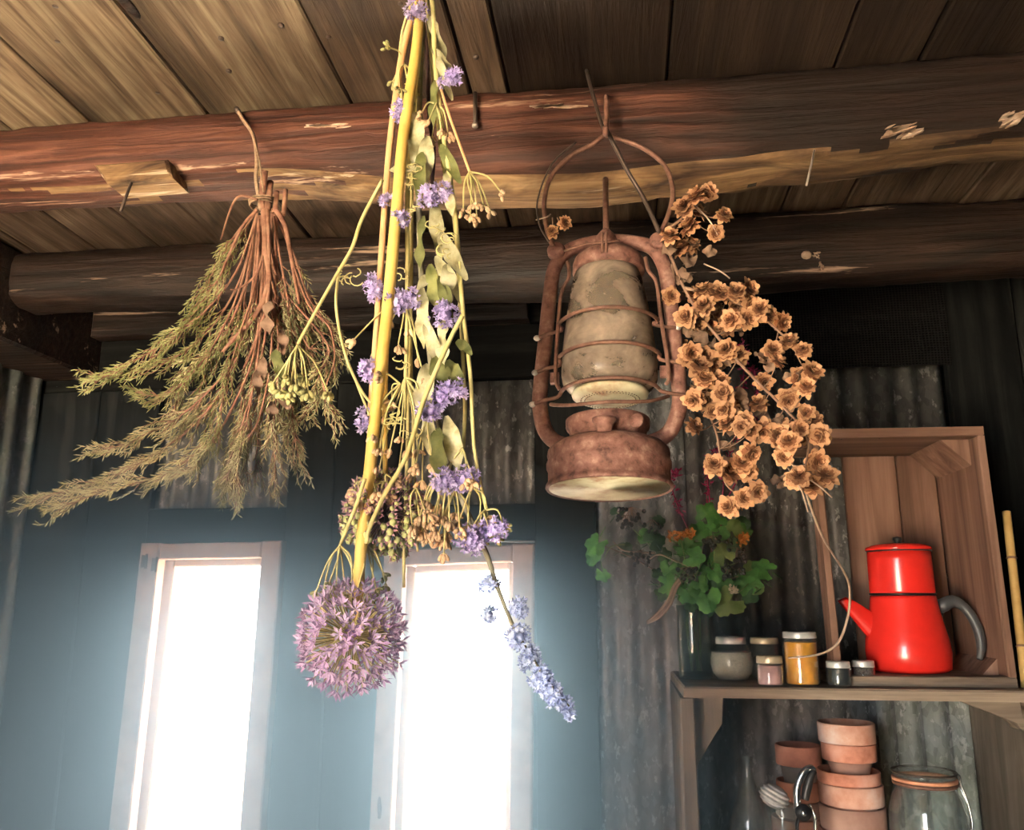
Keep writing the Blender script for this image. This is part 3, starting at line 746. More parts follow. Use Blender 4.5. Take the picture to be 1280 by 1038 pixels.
# sides: seen from within
cboard([TR - Vector((th, 0, bt)), TR - Vector((th, 0, bt)) + dep, BR - Vector((th, 0, -bt)) + dep, BR - Vector((th, 0, -bt))], (-1, 0, 0), th, 'side_board')
cboard([TL + Vector((th, 0, -bt)), TL + Vector((th, 0, -bt)) + Vector((0, .045, 0)), BL + Vector((th, 0, bt)) + Vector((0, .045, 0)), BL + Vector((th, 0, bt))], (1, 0, 0), th, 'side_slat')
cboard([TL - Vector((0, 0, bt)), TR - Vector((0, 0, bt)), TR - Vector((0, 0, bt)) + dep, TL - Vector((0, 0, bt)) + dep], (0, 0, -1), bt, 'top_board', 'crate_x')
cboard([BL + Vector((0, 0, bt)), BR + Vector((0, 0, bt)), BR + Vector((0, 0, bt)) + dep, BL + Vector((0, 0, bt)) + dep], (0, 0, 1), bt, 'bottom_board', 'shelf_wood')
bY = cy1 - .011
zt_, zb_ = TL.z - bt, cz0 + bt
for (u0, u1) in ((1060, 1127), (1128.5, 1200)):
    a, c = P(u0, 650, bY).x, min(P(u1, 650, bY).x, TR.x - th - .001)
    cboard([(a, bY, zb_ + .0006), (c, bY, zb_ + .0006), (c - .001, bY, zt_ - .0006), (a - .001, bY, zt_ - .0006)], (0, -1, 0), .0105, 'back_board')
def corner(cx, cz, sx, sz, L, name='corner_block', y0=cy0 + .035, y1=bY - .0015):
    mb = MB()
    a = [(cx, y0, cz), (cx + sx * L, y0, cz), (cx, y0, cz + sz * L)]; b_ = [(p[0], y1, p[2]) for p in a]
    mb.add(a + b_, [(0, 1, 2), (5, 4, 3), (0, 3, 4, 1), (1, 4, 5, 2), (2, 5, 3, 0)], 0, False); mb.build(name, M['crate'], cr)
corner(TR.x - th - .0005, zt_ - .0005, -1, -1, .047)
corner(BR.x - th - .0005, zb_ + .0005, -1, 1, .026)
corner(BL.x + th + .0005, zb_ + .0005, 1, 1, .022)
for (u, v) in ((1052, 541), (1100, 540), (1180, 537)):
    mb = MB(); p = P(u, v, cy0 + .004); p.y = cy0 + .01; p.z = TL.z - bt - .0004; mb.ball(p, (.002, .002, .0012), 6, 4); mb.build('nail_head', M['nail'], cr)

# ---------------------------------------------------------------- red coffee pot
pz = zb_ + .0005
pc = G(1134, 834, pz); pc.y = 1.575; pc.x = P(1137, 834, 1.575).x; pc.z = pz
pot = thing('coffee_pot', 'red enamel coffee pot with dripper top and black handle inside the crate', 'coffee pot', pc)
k = (P(1190, 800, 1.575).x - P(1090, 800, 1.575).x) / 100
zz = lambda v: P(1137, v, 1.575).z - pc.z
def lath(parent, prof, name, mat, off=(0, 0, 0), n=48):
    mb = MB(); mb.lathe(prof, off, n); return mb.build(name, mat, parent, True)
z838 = 0
bod = [(0, .0), (40 * k, .0), (46 * k, .002), (51 * k, .007)]
for (r, v) in ((52.5, 815), (51, 800), (47, 782), (43.5, 765), (41.2, 750), (40.5, 745)): bod.append((r * k, zz(v)))
body = lath(pot, bod, 'body', M['red'])
zr = zz(744)
lath(pot, [(40.2 * k, zr - .0006), (41.4 * k, zr), (41.4 * k, zr + .0022), (40 * k, zr + .003)], 'rim', M['black_enamel'])
up = [(39.8 * k, zr + .002), (40.6 * k, zr + .006), (40.2 * k, zz(700)), (40 * k, zz(690))]
lath(pot, up, 'dripper', M['red'])
zl = zz(690)
lath(pot, [(40 * k, zl - .0005), (40.9 * k, zl), (40.9 * k, zl + .0018), (39.5 * k, zl + .0025)], 'rim', M['black_enamel'])
lid = lath(pot, [(41 * k, zl + .002), (41.6 * k, zl + .004), (41 * k, zl + .0075), (34 * k, zl + .0115), (20 * k, zl + .0145), (0, zl + .0155)], 'lid', M['red'])
lath(lid, [(0, zl + .015), (5 * k, zl + .0155), (4 * k, zl + .018), (6 * k, zl + .021), (5.5 * k, zl + .025), (0, zl + .027)], 'knob', M['black_enamel'], n=20)
# spout: broad at the foot, flat mouth
mb = MB()
sp = [Vector(((1108 - 1137) * k, -.004, zz(796))), Vector(((1090 - 1137) * k, -.006, zz(779))), Vector(((1073 - 1137) * k, -.008, zz(763))), Vector(((1057 - 1137) * k, -.01, zz(749)))]
ctr = smooth_path(sp, 4); nS = len(ctr); nr = 16
vs = []; fs = []
for i_, c_ in enumerate(ctr):
    t = i_ / (nS - 1); hw = (19 - 13.0 * t) * k; dw = (9 - 4.5 * t) * k
    ax = Vector((.62, 0, .78)) if t < .9 else Vector((.9, 0, .42))
    for q_ in range(nr):
        an = 6.2832 * q_ / nr; vs.append(c_ + ax * math.cos(an) * hw + Vector((0, 1, 0)) * math.sin(an) * dw)
for i_ in range(nS - 1):
    for q_ in range(nr): fs.append((i_ * nr + q_, i_ * nr + (q_ + 1) % nr, (i_ + 1) * nr + (q_ + 1) % nr, (i_ + 1) * nr + q_))
fs.append(tuple((nS - 1) * nr + q_ for q_ in range(nr)))
mb.add(vs, fs, 0, True); mb.build('spout', M['red'], pot, True)
# handle: ear shaped strap
mb = MB()
hp = [(1179, 762), (1185, 757), (1197, 752), (1208, 758), (1217, 772), (1222, 790), (1222, 808), (1217, 823)]
hpts = [Vector(((u - 1137) * k, -.002 - .022 * i_ / 7, zz(v))) for i_, (u, v) in enumerate(hp)]
mb.tube(smooth_path(hpts, 5), [7 * k, 9 * k, 8 * k, 6.5 * k, 6.5 * k, 6.5 * k, 6 * k, 3.5 * k], 12, True, squash=1.0)
mb.build('handle', M['grey_handle'], pot, True)
mb = MB(); mb.tube([Vector(((1183 - 1137) * k, -.002, zz(764))), Vector(((1178 - 1137) * k, -.002, zz(778)))], [4 * k, 2.2 * k], 10)
mb.tube([Vector(((1196 - 1137) * k, -.002, zz(754))), Vector(((1194 - 1137) * k, -.002, zz(748)))], [5 * k, 2 * k], 10)
mb.build('thumb_rest', M['grey_handle'], pot, True)

# ---------------------------------------------------------------- jars on the shelf
def jar(name, label, cat, u, vb, wpx, vt, lidmat, fill=None, fill_v=None, lidh=None, shape='straight', Y=None, group=None, lidw=.95, glass='glass', rim=True):
    c = G(u, vb, ST + .0006) if Y is None else Vector((P(u, vb, Y).x, Y, ST + .0006))
    Y = c.y; k = (P(u + 50, vb, Y).x - P(u - 50, vb, Y).x) / 100; r = wpx / 2 * k
    top = P(u, vt, Y).z - c.z; lh = (lidh or 8) * k
    root = thing(name, label, cat, c, group)
    gt = top - lh * .7
    if shape == 'round':
        prof = [(0, .0008), (r * .55, .0008), (r * .68, .003), (r * .9, gt * .2), (r, gt * .45), (r * .93, gt * .7), (r * .72, gt * .88), (r * .62, gt * .95), (r * .62, gt)]
    else:
        prof = [(0, .0008), (r * .9, .0008), (r * .98, .003), (r, .006), (r, gt * .86), (r * .93, gt * .92), (r * lidw * .96, gt * .96), (r * lidw * .96, gt)]
    ins = [(max(0, a - .0016), max(b, .0028)) for a, b in reversed(prof)]
    mb = MB(); mb.lathe(prof + ins, (0, 0, 0), 32); mb.build('glass_body', M[glass], root, True)
    lr = r * (lidw if shape != 'round' else .66)
    mb = MB(); mb.lathe([(lr * .985, top - lh), (lr, top - lh), (lr * 1.02, top - lh + .001), (lr, top - .001), (lr * .96, top), (0, top)], (0, 0, 0), 32); mb.build('lid', M[lidmat], root, True)
    if fill:
        ft = P(u, fill_v, Y).z - c.z
        fp = []
        for a, b in prof:
            if b < ft: fp.append((max(0, a - .002), max(b, .0032)))
        ra = fp[-1][0]; fp += [(ra, ft), (0, ft - .001)]
        mb = MB(); mb.lathe(fp, (0, 0, 0), 32); mb.build('contents', M[fill], root, True)
    return root
rj = jar('glass_jar', 'round glass jar of pale grain with a silver lid beside the vase', 'jar', 916, 851, 57, 796, 'lid', 'sand', 815, 9, 'round', lidw=.7)
jar('glass_jar', 'dark jar with a brassy lid standing behind the pink one', 'jar', 958, 845, 37, 797, 'lid_gold', 'dark_fill', 822, 8, Y=1.60)
jar('glass_jar', 'small jar with pink contents in front of the dark jar', 'jar', 963.5, 858, 34, 820, 'lid_gold', 'pinkjam', 832, 9)
jar('glass_jar', 'tall jar of bright orange-yellow contents with a flat silver lid', 'jar', 1003.5, 857, 44, 790, 'lid', 'yellow', 803, 8)
jar('glass_jar', 'tiny jar of black contents next to the seed jar', 'jar', 1049.5, 858, 31, 827, 'lid', 'dark_fill', 836, 8)
jar('glass_jar', 'tiny jar of mixed seeds beneath the spout of the red pot', 'jar', 1081, 856, 29, 826, 'lid', 'seedfill', 835, 8)

# ---------------------------------------------------------------- bouquet in a glass vase
vY = 1.585
vc = Vector((P(870, 846, vY).x, vY, ST + .0006)); k = (P(920, 846, vY).x - P(820, 846, vY).x) / 100
vroot = thing('glass_vase', 'plain greenish glass vase holding the leafy berry bouquet', 'vase', vc)
vh = P(870, 757, vY).z - vc.z
mb = MB(); pr = [(0, .001), (19 * k, .001), (21 * k, .004), (22 * k, vh * .5), (20.5 * k, vh * .9), (21.5 * k, vh)]
mb.lathe(pr + [(max(0, a - .0018), max(b, .006)) for a, b in reversed(pr)], (0, 0, 0), 36); mb.build('vessel', M['glass_green'], vroot, True)

bq = thing('bouquet', 'leafy green bouquet with black berries and orange blooms in the glass vase', 'bouquet', vc + Vector((0, 0, .012)))
mouth = Vector((vc.x, vY, vc.z + vh)); foot = vc + Vector((0, 0, .014))
def bpt(x, y, dY=0.0): return P(700 + x / 3.707, 600 + y / 3.707, vY + dY)
def bstem(pts, r=.0014, mat='leaf_pale', name='stem'):
    mb = MB(); mb.tube(smooth_path(pts, 4), [r * 1.2, r, r * .7], 6); return mb.build(name, M[mat], bq)
heads = [(190, 300, -.02), (340, 230, 0), (560, 280, -.02), (690, 190, -.01), (800, 300, 0), (830, 380, -.03), (930, 430, 0), (640, 420, -.04), (560, 480, -.04), (720, 520, -.05)]
for i, (x, y, d) in enumerate(heads):
    ft = foot + Vector((rnd(-.011, .011), rnd(-.011, .011), 0)); mo = mouth + Vector((rnd(-.012, .012), rnd(-.012, .012), .0))
    bstem([ft, mo, (mo + bpt(x, y, d)) * .5 + Vector((0, 0, .015)), bpt(x, y, d)], .0016, 'leaf_pale' if i % 3 else 'brown_stem')
leaves = [(165, 300, 52, 'leaf', -.02, -150), (200, 440, 34, 'leaf', -.02, 170), (150, 360, 36, 'leaf', -.015, 200), (680, 155, 50, 'leaf', -.02, 20), (620, 360, 48, 'leaf', -.05, 100), (645, 240, 44, 'leaf', -.02, 90), (800, 225, 46, 'leaf_pale', -.01, 10),
          (760, 345, 50, 'leaf_pale', -.03, -20), (595, 525, 48, 'leaf', -.06, 150), (680, 550, 56, 'leaf', -.065, 180), (780, 565, 66, 'leaf_pale', -.055, -130), (500, 485, 46, 'leaf', -.05, 90), (945, 410, 50, 'leaf', -.01, -60),
          (860, 485, 46, 'leaf', -.03, -90), (910, 455, 44, 'leaf', -.02, -60), (300, 320, 34, 'leaf_dark', .0, 60), (440, 280, 52, 'leaf_dark', 0.0, 60), (735, 195, 36, 'leaf', .0, -30), (700, 470, 44, 'leaf_dark', -.03, 180), (560, 430, 38, 'leaf', -.04, 60),
          (840, 200, 40, 'leaf_dark', .02, -10), (270, 150, 34, 'leaf_dark', .02, 40), (460, 190, 30, 'leaf_dark', .02, 10), (720, 430, 40, 'leaf', -.045, 160), (480, 520, 40, 'leaf_dark', -.04, 130), (880, 540, 34, 'leaf_dark', -.03, -120), (760, 480, 40, 'leaf', -.04, 200), (650, 480, 38, 'leaf', -.06, 150), (610, 580, 32, 'leaf_dark', -.04, 180)]
leaves += [(x + rnd(-18, 18), y + rnd(-18, 18), rnd(26, 40), random.choice(('leaf', 'leaf', 'leaf_dark', 'leaf_pale')), rnd(-.04, .02), rnd(0, 360)) for x, y in ((560, 330), (620, 300), (700, 240), (760, 250), (820, 290), (870, 400), (720, 380), (660, 420), (540, 520), (470, 440), (590, 480), (700, 600), (900, 510), (390, 250), (860, 240), (740, 540), (820, 470), (520, 400), (640, 540), (480, 340))]
for (x, y, r, mt, d, ang) in leaves:
    c = bpt(x, y, d); a = R(ang); upv = Vector((math.sin(a), rnd(-.2, .2), math.cos(a)))
    mb = MB(); nrm = Vector((rnd(-.45, .45), -1, rnd(-.1, .6)))
    rr = r / 3.707 * 1.12 * vY / F
    mb.lobed(c, nrm, upv, rr, 0, random.choice((3, 5)))
    tip = c - upv * rr * .7
    mb.tube([tip, tip - upv * rr * .9 + Vector((0, .01, 0))], .0009, 5)
    mb.build('leaf', M[mt], bq)
for (x, y, n, s, d) in ((330, 180, 18, 60, .0), (430, 220, 10, 40, .0), (375, 365, 16, 45, -.03), (700, 300, 12, 45, -.03), (780, 292, 3, 18, -.04), (820, 350, 12, 38, -.05), (785, 430, 10, 32, -.06), (832, 428, 5, 20, -.055), (590, 450, 12, 45, -.06), (620, 432, 6, 30, -.06), (300, 200, 10, 40, .01)):
    if x > 600: d -= .025
    st = bpt(x, y - s * .9, d)
    cl = MB()
    bm_ = MB()
    for i in range(n):
        p = bpt(x + rnd(-s, s), y + rnd(-s, s) * .8, d + rnd(-.012, .012))
        bm_.ball(p, rnd(.0034, .0046), 8, 6); cl.tube([st, (st + p) * .5 + rvec(.003), p], .0005, 4)
    o = cl.build('berry_cluster', M['brown_stem'], bq); stuff(bm_.build('berries', M['berry'], o))
for (x, y, w_, h_, d) in ((550, 266, 55, 16, -.04), (848, 278, 24, 20, -.04), (600, 255, 20, 14, -.04)):
    fm = MB()
    for i in range(46):
        c = bpt(x + rnd(-w_, w_), y + rnd(-h_, h_), d + rnd(-.008, .008))
        dr = Vector((rnd(-1, 1), rnd(-1, .1), rnd(-.4, 1))); fm.petal(c, dr, rvec(), .009, .006, .2)
    fm.build('orange_bloom', M['orange'], bq)
fm = MB()
for i in range(30):
    c = bpt(805 + rnd(-16, 16), 508 + rnd(-12, 12), -.06); fm.petal(c, Vector((rnd(-1, 1), -.6, rnd(-1, 1))), rvec(), .007, .006, .2)
fm.build('cream_bloom', M['white_petal'], bq)
# bent pale stalk and the bundle of dry stalks hanging over the edge
bstem([mouth, bpt(620, 430, -.03), bpt(530, 375, -.03), bpt(460, 347, -.04), bpt(415, 368, -.04)], .0018, 'tan_stem', 'bent_stalk')
bstem([bpt(440, 340, -.03), bpt(300, 330, -.02), bpt(245, 285, -.02)], .0016, 'tan_stem', 'bent_stalk')
bstem([bpt(300, 300, -.02), bpt(240, 310, -.02), bpt(205, 360, -.02)], .0012, 'leaf_pale', 'bent_stalk')
for j, dx in enumerate((-7, 0, 7)):
    bstem([bpt(560 + dx, 465 + dx, -.05), bpt(530 + dx, 505, -.06), bpt(505 + dx, 570 + dx, -.065), bpt(455 + dx, 630 + dx, -.065), bpt(403, 662 + dx * .6, -.06)], .0026, ('tan_stem', 'brown_stem', 'tan_stem')[j], 'dry_stalk')
# tall crimson sprays rising behind the copper flowers
for pts in ([(890, 720), (888, 640), (885, 585), (900, 555)], [(900, 700), (905, 600), (925, 520), (930, 455), (927, 430)], [(880, 700), (850, 640), (838, 600), (848, 590)], [(900, 640), (940, 560), (947, 490), (942, 460)]):
    st = bstem([P(u, v, vY + .02) for u, v in pts], .0013, 'crimson', 'crimson_spray')
    cm = MB(); sp = smooth_path([P(u, v, vY + .02) for u, v in pts[1:]], 8)
    for p in sp:
        for i in range(5): cm.petal(p + rvec(.004), rvec(), rvec(), rnd(.007, .014), .005, .3)
    stuff(cm.build('florets', M['crimson'], st))

# ---------------------------------------------------------------- terracotta pots on the lower shelf
zlow = z2 + .0006
def flowerpot(label, c, r, h, rimh, mat, rimmat=None, taper=.72, group=None, tilt=0):
    root = thing('flower_pot', label, 'flower pot', c, group); root.rotation_euler = (0, 0, rnd(0, 6))
    rb = r * taper; t = .004
    rn = r * .83
    z_ = h - rimh
    rin = rn - t - .0022
    mb = MB(); mb.lathe([(rb * .2, 0), (rb, 0), (rn - .0005, z_), (rin, z_), (rb - t, .004), (rb * .2, .004)], (0, 0, 0), 40, close=True); mb.build('body', mat, root, True)
    mb = MB(); mb.lathe([(rin, z_ + .0002), (r * .975, z_ + .0002), (r * .99, z_ + .002), (r, h - .0015), (r - .001, h), (r - t, h), (rin, z_ + .003)], (0, 0, 0), 40, close=True); mb.build('rim', rimmat or mat, root, True)
    return root
def stack(u, Y, seq, zbase, firsth):
    zc = zbase
    z = None
    for i, (vtop, w_, rimpx, mat, label) in enumerate(seq):
        kk = (P(u + 50, vtop, Y).x - P(u - 50, vtop, Y).x) / 100
        ztop = P(u, vtop, Y).z
        yield i, kk * w_ / 2, ztop, kk * rimpx, mat, label
rs = [(904, 71, 25, 'terra_pale', 'chalky salmon flower pot, topmost of the taller stack', 25, None),
      (929, 68, 22, 'terra', 'orange flower pot just under the topmost of the taller stack', 34, 'terra_brown'),
      (963, 78, 16, 'terra', 'reddish flower pot, third down the taller stack', 16, None),
      (979, 80, 26, 'terra_pale', 'white-limed flower pot, fourth down the taller stack', 26, None),
      (1006, 82, 30, 'terra_brown', 'dull brown flower pot, lowest clearly seen in the taller stack', 30, None),
      (1036, 84, 26, 'terra', 'flower pot at the bottom of the taller stack, standing on the lower shelf', 26, None)]
def put(u, Y, seq, dx=()):
    n = len(seq)
    for i, (vt, w_, rp, mat, label, vis, bmat) in enumerate(seq):
        kk = (P(u + 50, vt, Y).x - P(u - 50, vt, Y).x) / 100
        zt = P(u, vt, Y).z; r = kk * w_ / 2; rim = zt - P(u, vt + rp, Y).z - .0006; seen = zt - P(u, vt + vis, Y).z
        last = i == n - 1
        # each pot sits in the next one down: its foot rests inside
        h = zt - zlow if last else min(zt - zlow, seen + .024)
        flowerpot(label, (P(u + (dx[i] if i < len(dx) else 0), vt, Y).x, Y, zt - h + (0 if last else .0015 * (n - i) / n)), r, h, rim, M[bmat or mat], M[mat], taper=.7 if last else .58)
put(1062, 1.60, rs, (-5, -2, -2, 1, 3, 4))
ls = [(932, 57, 25, 'terra', 'terracotta flower pot with open top and grey stained body, topmost of the shorter stack', 44, 'terra_grey'),
      (976, 54, 24, 'terra', 'orange flower pot half hidden by the white shell', 24, None),
      (1001, 56, 19, 'terra_brown', 'dusky brown flower pot, third in the shorter stack', 19, None),
      (1021, 62, 24, 'terra', 'flower pot at the bottom of the shorter stack behind the secateurs', 24, None)]
put(998, 1.69, ls, (-1, -1, -1, -3))

# clip-top jar
mY = 1.545; mc = Vector((P(1158, 1000, mY).x, mY, zlow)); k = (P(1206, 1000, mY).x - P(1106, 1000, mY).x) / 100
mj = thing('clip_top_jar', 'large empty clip-top glass jar with an orange rubber seal', 'jar', mc)
Z = lambda v: P(1156, v, mY).z - mc.z
pr = [(0, .002), (44 * k, .002), (48 * k, .008), (48 * k, Z(1040)), (47 * k, Z(1015)), (43 * k, Z(998)), (38 * k, Z(988)), (37.5 * k, Z(983))]
mb = MB(); mb.lathe(pr + [(max(0, a - .003), max(b, .006)) for a, b in reversed(pr)], (0, 0, 0), 40); mb.build('glass_body', M['glass'], mj, True)
mb = MB(); mb.lathe([(36 * k, Z(981)), (39.5 * k, Z(981)), (40 * k, Z(979)), (39.5 * k, Z(977)), (36 * k, Z(977))], (0, 0, 0), 40, close=True); mb.build('metal_band', M['rust_wire'], mj, True)
mb = MB(); mb.lathe([(34 * k, Z(976)), (40 * k, Z(976)), (40.4 * k, Z(974)), (40 * k, Z(972)), (34 * k, Z(972))], (0, 0, 0), 40, close=True); mb.build('rubber_seal', M['seal'], mj, True)
mb = MB(); pr = [(0, Z(971)), (38 * k, Z(971)), (39.5 * k, Z(969)), (39 * k, Z(965)), (30 * k, Z(962)), (0, Z(960))]
mb.lathe(pr, (0, 0, 0), 40); lidg = mb.build('glass_lid', M['glass'], mj, True)
mb = MB(); mb.lathe([(38.3 * k, Z(966)), (40.4 * k, Z(966)), (40.6 * k, Z(964.8)), (40.2 * k, Z(963.6)), (38.3 * k, Z(964))], (0, 0, 0), 40, close=True); mb.build('lid_band', M['nail'], mj, True)
mb = MB()
mb.tube(smooth_path([Vector((34 * k, -14 * k, Z(964))), Vector((40 * k, -12 * k, Z(967))), Vector((42 * k, -10 * k, Z(980))), Vector((47 * k, -12 * k, Z(1000))), Vector((49 * k, -14 * k, Z(1025))), Vector((46 * k, -16 * k, Z(1036)))], 4), .0015, 6)
mb.tube(smooth_path([Vector((34 * k, 14 * k, Z(964))), Vector((41 * k, 8 * k, Z(968))), Vector((44 * k, 0, Z(985))), Vector((50 * k, -6 * k, Z(1010))), Vector((46 * k, -16 * k, Z(1036)))], 4), .0015, 6)
mb.tube([Vector((46 * k, -22 * k, Z(1036))), Vector((36 * k, -36 * k, Z(1036)))], .003, 8)
mb.build('wire_clip', M['steel'], mj, True)

# tapering bottle
bY_ = 1.56; bc = Vector((P(936, 1000, bY_).x, bY_, zlow)); k = (P(986, 1000, bY_).x - P(886, 1000, bY_).x) / 100
bt_ = thing('glass_bottle', 'clear narrow-necked glass bottle at the end of the lower shelf', 'bottle', bc)
Z = lambda v: P(936, v, bY_).z - bc.z
pr = [(0, .002), (24 * k, .002), (27 * k, .006), (27 * k, Z(1048)), (25 * k, Z(1030)), (20 * k, Z(1010)), (13 * k, Z(990)), (8 * k, Z(975)), (6 * k, Z(962)), (6 * k, Z(952)), (7.2 * k, Z(951)), (7.2 * k, Z(947)), (5.6 * k, Z(946))]
mb = MB(); mb.lathe(pr + [(max(0, a - .002), max(b, .006)) for a, b in reversed(pr)], (0, 0, 0), 32); mb.build('vessel', M['glass'], bt_, True)

# small glass with a white shell lying in it
gY = 1.51; gc = Vector((P(974, 1000, gY).x, gY, zlow)); k = (P(1024, 1000, gY).x - P(924, 1000, gY).x) / 100
tg = thing('tumbler', 'small glass carrying the white shell', 'glass', gc)
Z = lambda v: P(974, v, gY).z - gc.z
pr = [(0, .002), (15 * k, .002), (18 * k, .006), (21 * k, Z(1009)), (21.5 * k, Z(1006))]
mb = MB(); mb.lathe(pr + [(max(0, a - .0018), max(b, .006)) for a, b in reversed(pr)], (0, 0, 0), 28); mb.build('vessel', M['glass'], tg, True)
sc_ = P(968, 996, gY); sh = tag(None or empty('seashell', sc_), 'white ridged shell resting on the rim of a small glass', 'shell')
mb = MB(); mat = Matrix.Rotation(R(28), 3, 'Y')
pr = []
for i in range(33):
    a = math.pi * i / 32; rr = math.sin(a) * (1 + .08 * math.sin(i * 1.57)); pr.append((max(0, rr) * 19 * k, -math.cos(a) * 14 * k))
mb.lathe(pr, (0, 0, 0), 24, mat=mat); mb.build('shell_body', M['shell'], sh, True)
mb = MB(); pts = [mat @ Vector((math.cos(t * .5) * (17 - t * .55) * k, math.sin(t * .5) * (17 - t * .55) * k - .002, (-2 + t * .55) * k)) for t in range(26)]
mb.tube(pts, [2.4 * k, 2 * k, 1 * k], 6); mb.build('spiral_ridge', M['shell'], sh, True)

# secateurs standing on their blades
eY = 1.478; ec = Vector((P(1006, 1038, eY).x, eY, zlow))
se = thing('secateurs', 'black and silver secateurs propped upright before the stacked pots', 'secateurs', ec)
k = (P(1056, 1000, eY).x - P(956, 1000, eY).x) / 100
def L_(pts, dy=0): return [P(u, v, eY + dy) - ec for u, v in pts]
mb = MB(); mb.tube(smooth_path(L_([(998, 1012), (996, 992), (999, 976), (1006, 964), (1014, 960), (1018, 962)]), 5), [5 * k, 4.5 * k, 4.5 * k, 4 * k, 2.6 * k], 10); mb.build('handle', M['steel'], se, True)
mb = MB(); mb.tube(smooth_path(L_([(1006, 1000), (1009, 985), (1014, 970), (1019, 964)], .004), 5), [5 * k, 6 * k, 5 * k, 3 * k], 10); mb.build('grip', M['black_rubber'], se, True)
mb = MB(); pv = L_([(1004, 1016)], -.006)[0]; mb.lathe([(0, -.006), (9 * k, -.006), (10 * k, -.003), (10 * k, .004), (0, .005)], pv, 20, mat=Matrix.Rotation(R(90), 3, 'X')); pj = mb.build('pivot', M['black_rubber'], se, True)
mb = MB(); mb.lathe([(0, 0), (4 * k, 0), (3.4 * k, .002), (0, .0025)], pv + Vector((0, -.0058, 0)), 14, mat=Matrix.Rotation(R(90), 3, 'X')); mb.build('bolt', M['steel'], pj, True)
mb = MB(); mb.tube(smooth_path(L_([(1012, 1006), (1018, 1022), (1019, 1042)], .002) + [Vector((.006, 0, .006))], 5), [4 * k, 6 * k, 5 * k, 1.5 * k], 8, squash=.4); mb.build('blade', M['steel'], se, True)
mb = MB(); mb.tube(smooth_path(L_([(1000, 1018), (996, 1032), (998, 1050)], .004) + [Vector((-.004, 0, .002))], 5), [4 * k, 6 * k, 5 * k, 1.5 * k], 8, squash=.4); mb.build('blade', M['black_rubber'], se, True)

# bamboo cane leaning in the corner
ct, cb_ = P(1258, 640, 1.56), P(1283, 862, 1.50); cb_ = ct + (cb_ - ct) * ((ct.z - ST - .0006) / (ct.z - cb_.z))
cane = thing('bamboo_cane', 'yellow bamboo cane leaning in the dark corner beside the crate', 'cane', cb_)
kk = 5.2 * 1.53 / F
mb = MB(); mb.tube([cb_ + (ct - cb_) * (i / 20) for i in range(21)], [kk * (1.0 - .1 * i / 20) for i in range(21)], 12); mb.build('stalk', M['bamboo'], cane)
for t in (.22, .72):
    p = cb_ + (ct - cb_) * t; d = (ct - cb_).normalized()
    mb = MB(); mb.tube([p - d * .002, p, p + d * .002], [kk, kk * 1.16, kk], 12); mb.build('node_ring', M['brown_stem'], cane)

# ================================================================ hurricane lantern
LY = .95
lb = P(761.5, 612, LY)
lan = thing('hurricane_lantern', 'rusty hurricane lantern with dusty glass globe hanging from the nearer beam', 'lantern', lb)
lan.rotation_euler = (R(-4.5), 0, R(0.0))
k = (P(842, 612, LY).x - P(682, 612, LY).x) / 160
LZ = lambda v: P(761.5, v, LY).z - lb.z
LX = lambda u, v: P(u, v, LY).x - lb.x
def LP(u, v, dy=0.0): return Vector((LX(u, v), dy, LZ(v)))
def lath(parent, prof, name, mat, off=(0, 0, 0), n=56, rot=None):
    mb = MB(); mb.lathe(prof, off, n, mat=rot); return mb.build(name, mat, parent, True)
rust = M['rust']
tank = lath(lan, [(76 * k, LZ(611.5)), (79 * k, LZ(613)), (80.5 * k, LZ(611)), (80 * k, LZ(608)), (78 * k, LZ(605)), (77 * k, LZ(603)), (77 * k, LZ(590)), (79 * k, LZ(586)), (79 * k, LZ(580)), (77 * k, LZ(575)), (78 * k, LZ(570)), (77 * k, LZ(564)), (70 * k, LZ(557)), (58 * k, LZ(552)), (40 * k, LZ(549)), (20 * k, LZ(548)), (0, LZ(548))], 'tank', rust)
lath(tank, [(0, LZ(608)), (40 * k, LZ(609)), (70 * k, LZ(610.5)), (76.3 * k, LZ(611.6))], 'tank_underside', M['cream'])
lath(lan, [(20 * k, LZ(552)), (44 * k, LZ(549)), (49 * k, LZ(545)), (50 * k, LZ(538)), (53 * k, LZ(536)), (54 * k, LZ(533)), (54 * k, LZ(525)), (52 * k, LZ(523.5)), (45 * k, LZ(526)), (25 * k, LZ(524)), (0, LZ(522))], 'burner_gallery', rust)
cap = lath(lan, [(9 * k, LZ(557)), (10 * k, LZ(550)), (11 * k, LZ(545)), (15 * k, LZ(542)), (15 * k, LZ(538.5)), (12 * k, LZ(538)), (11 * k, LZ(540)), (0, LZ(541))], 'filler_cap', rust, (LX(757, 548), -60 * k, 0), 24)
kn = lath(lan, [(0, 0), (3 * k, 0), (3 * k, 8 * k), (9 * k, 9 * k), (9.5 * k, 12 * k), (8 * k, 14 * k), (0, 14 * k)], 'wick_knob', rust, LP(800, 541, -40 * k), 20, Matrix.Rotation(R(80), 3, 'X') @ Matrix.Rotation(R(-25), 3, 'Y'))
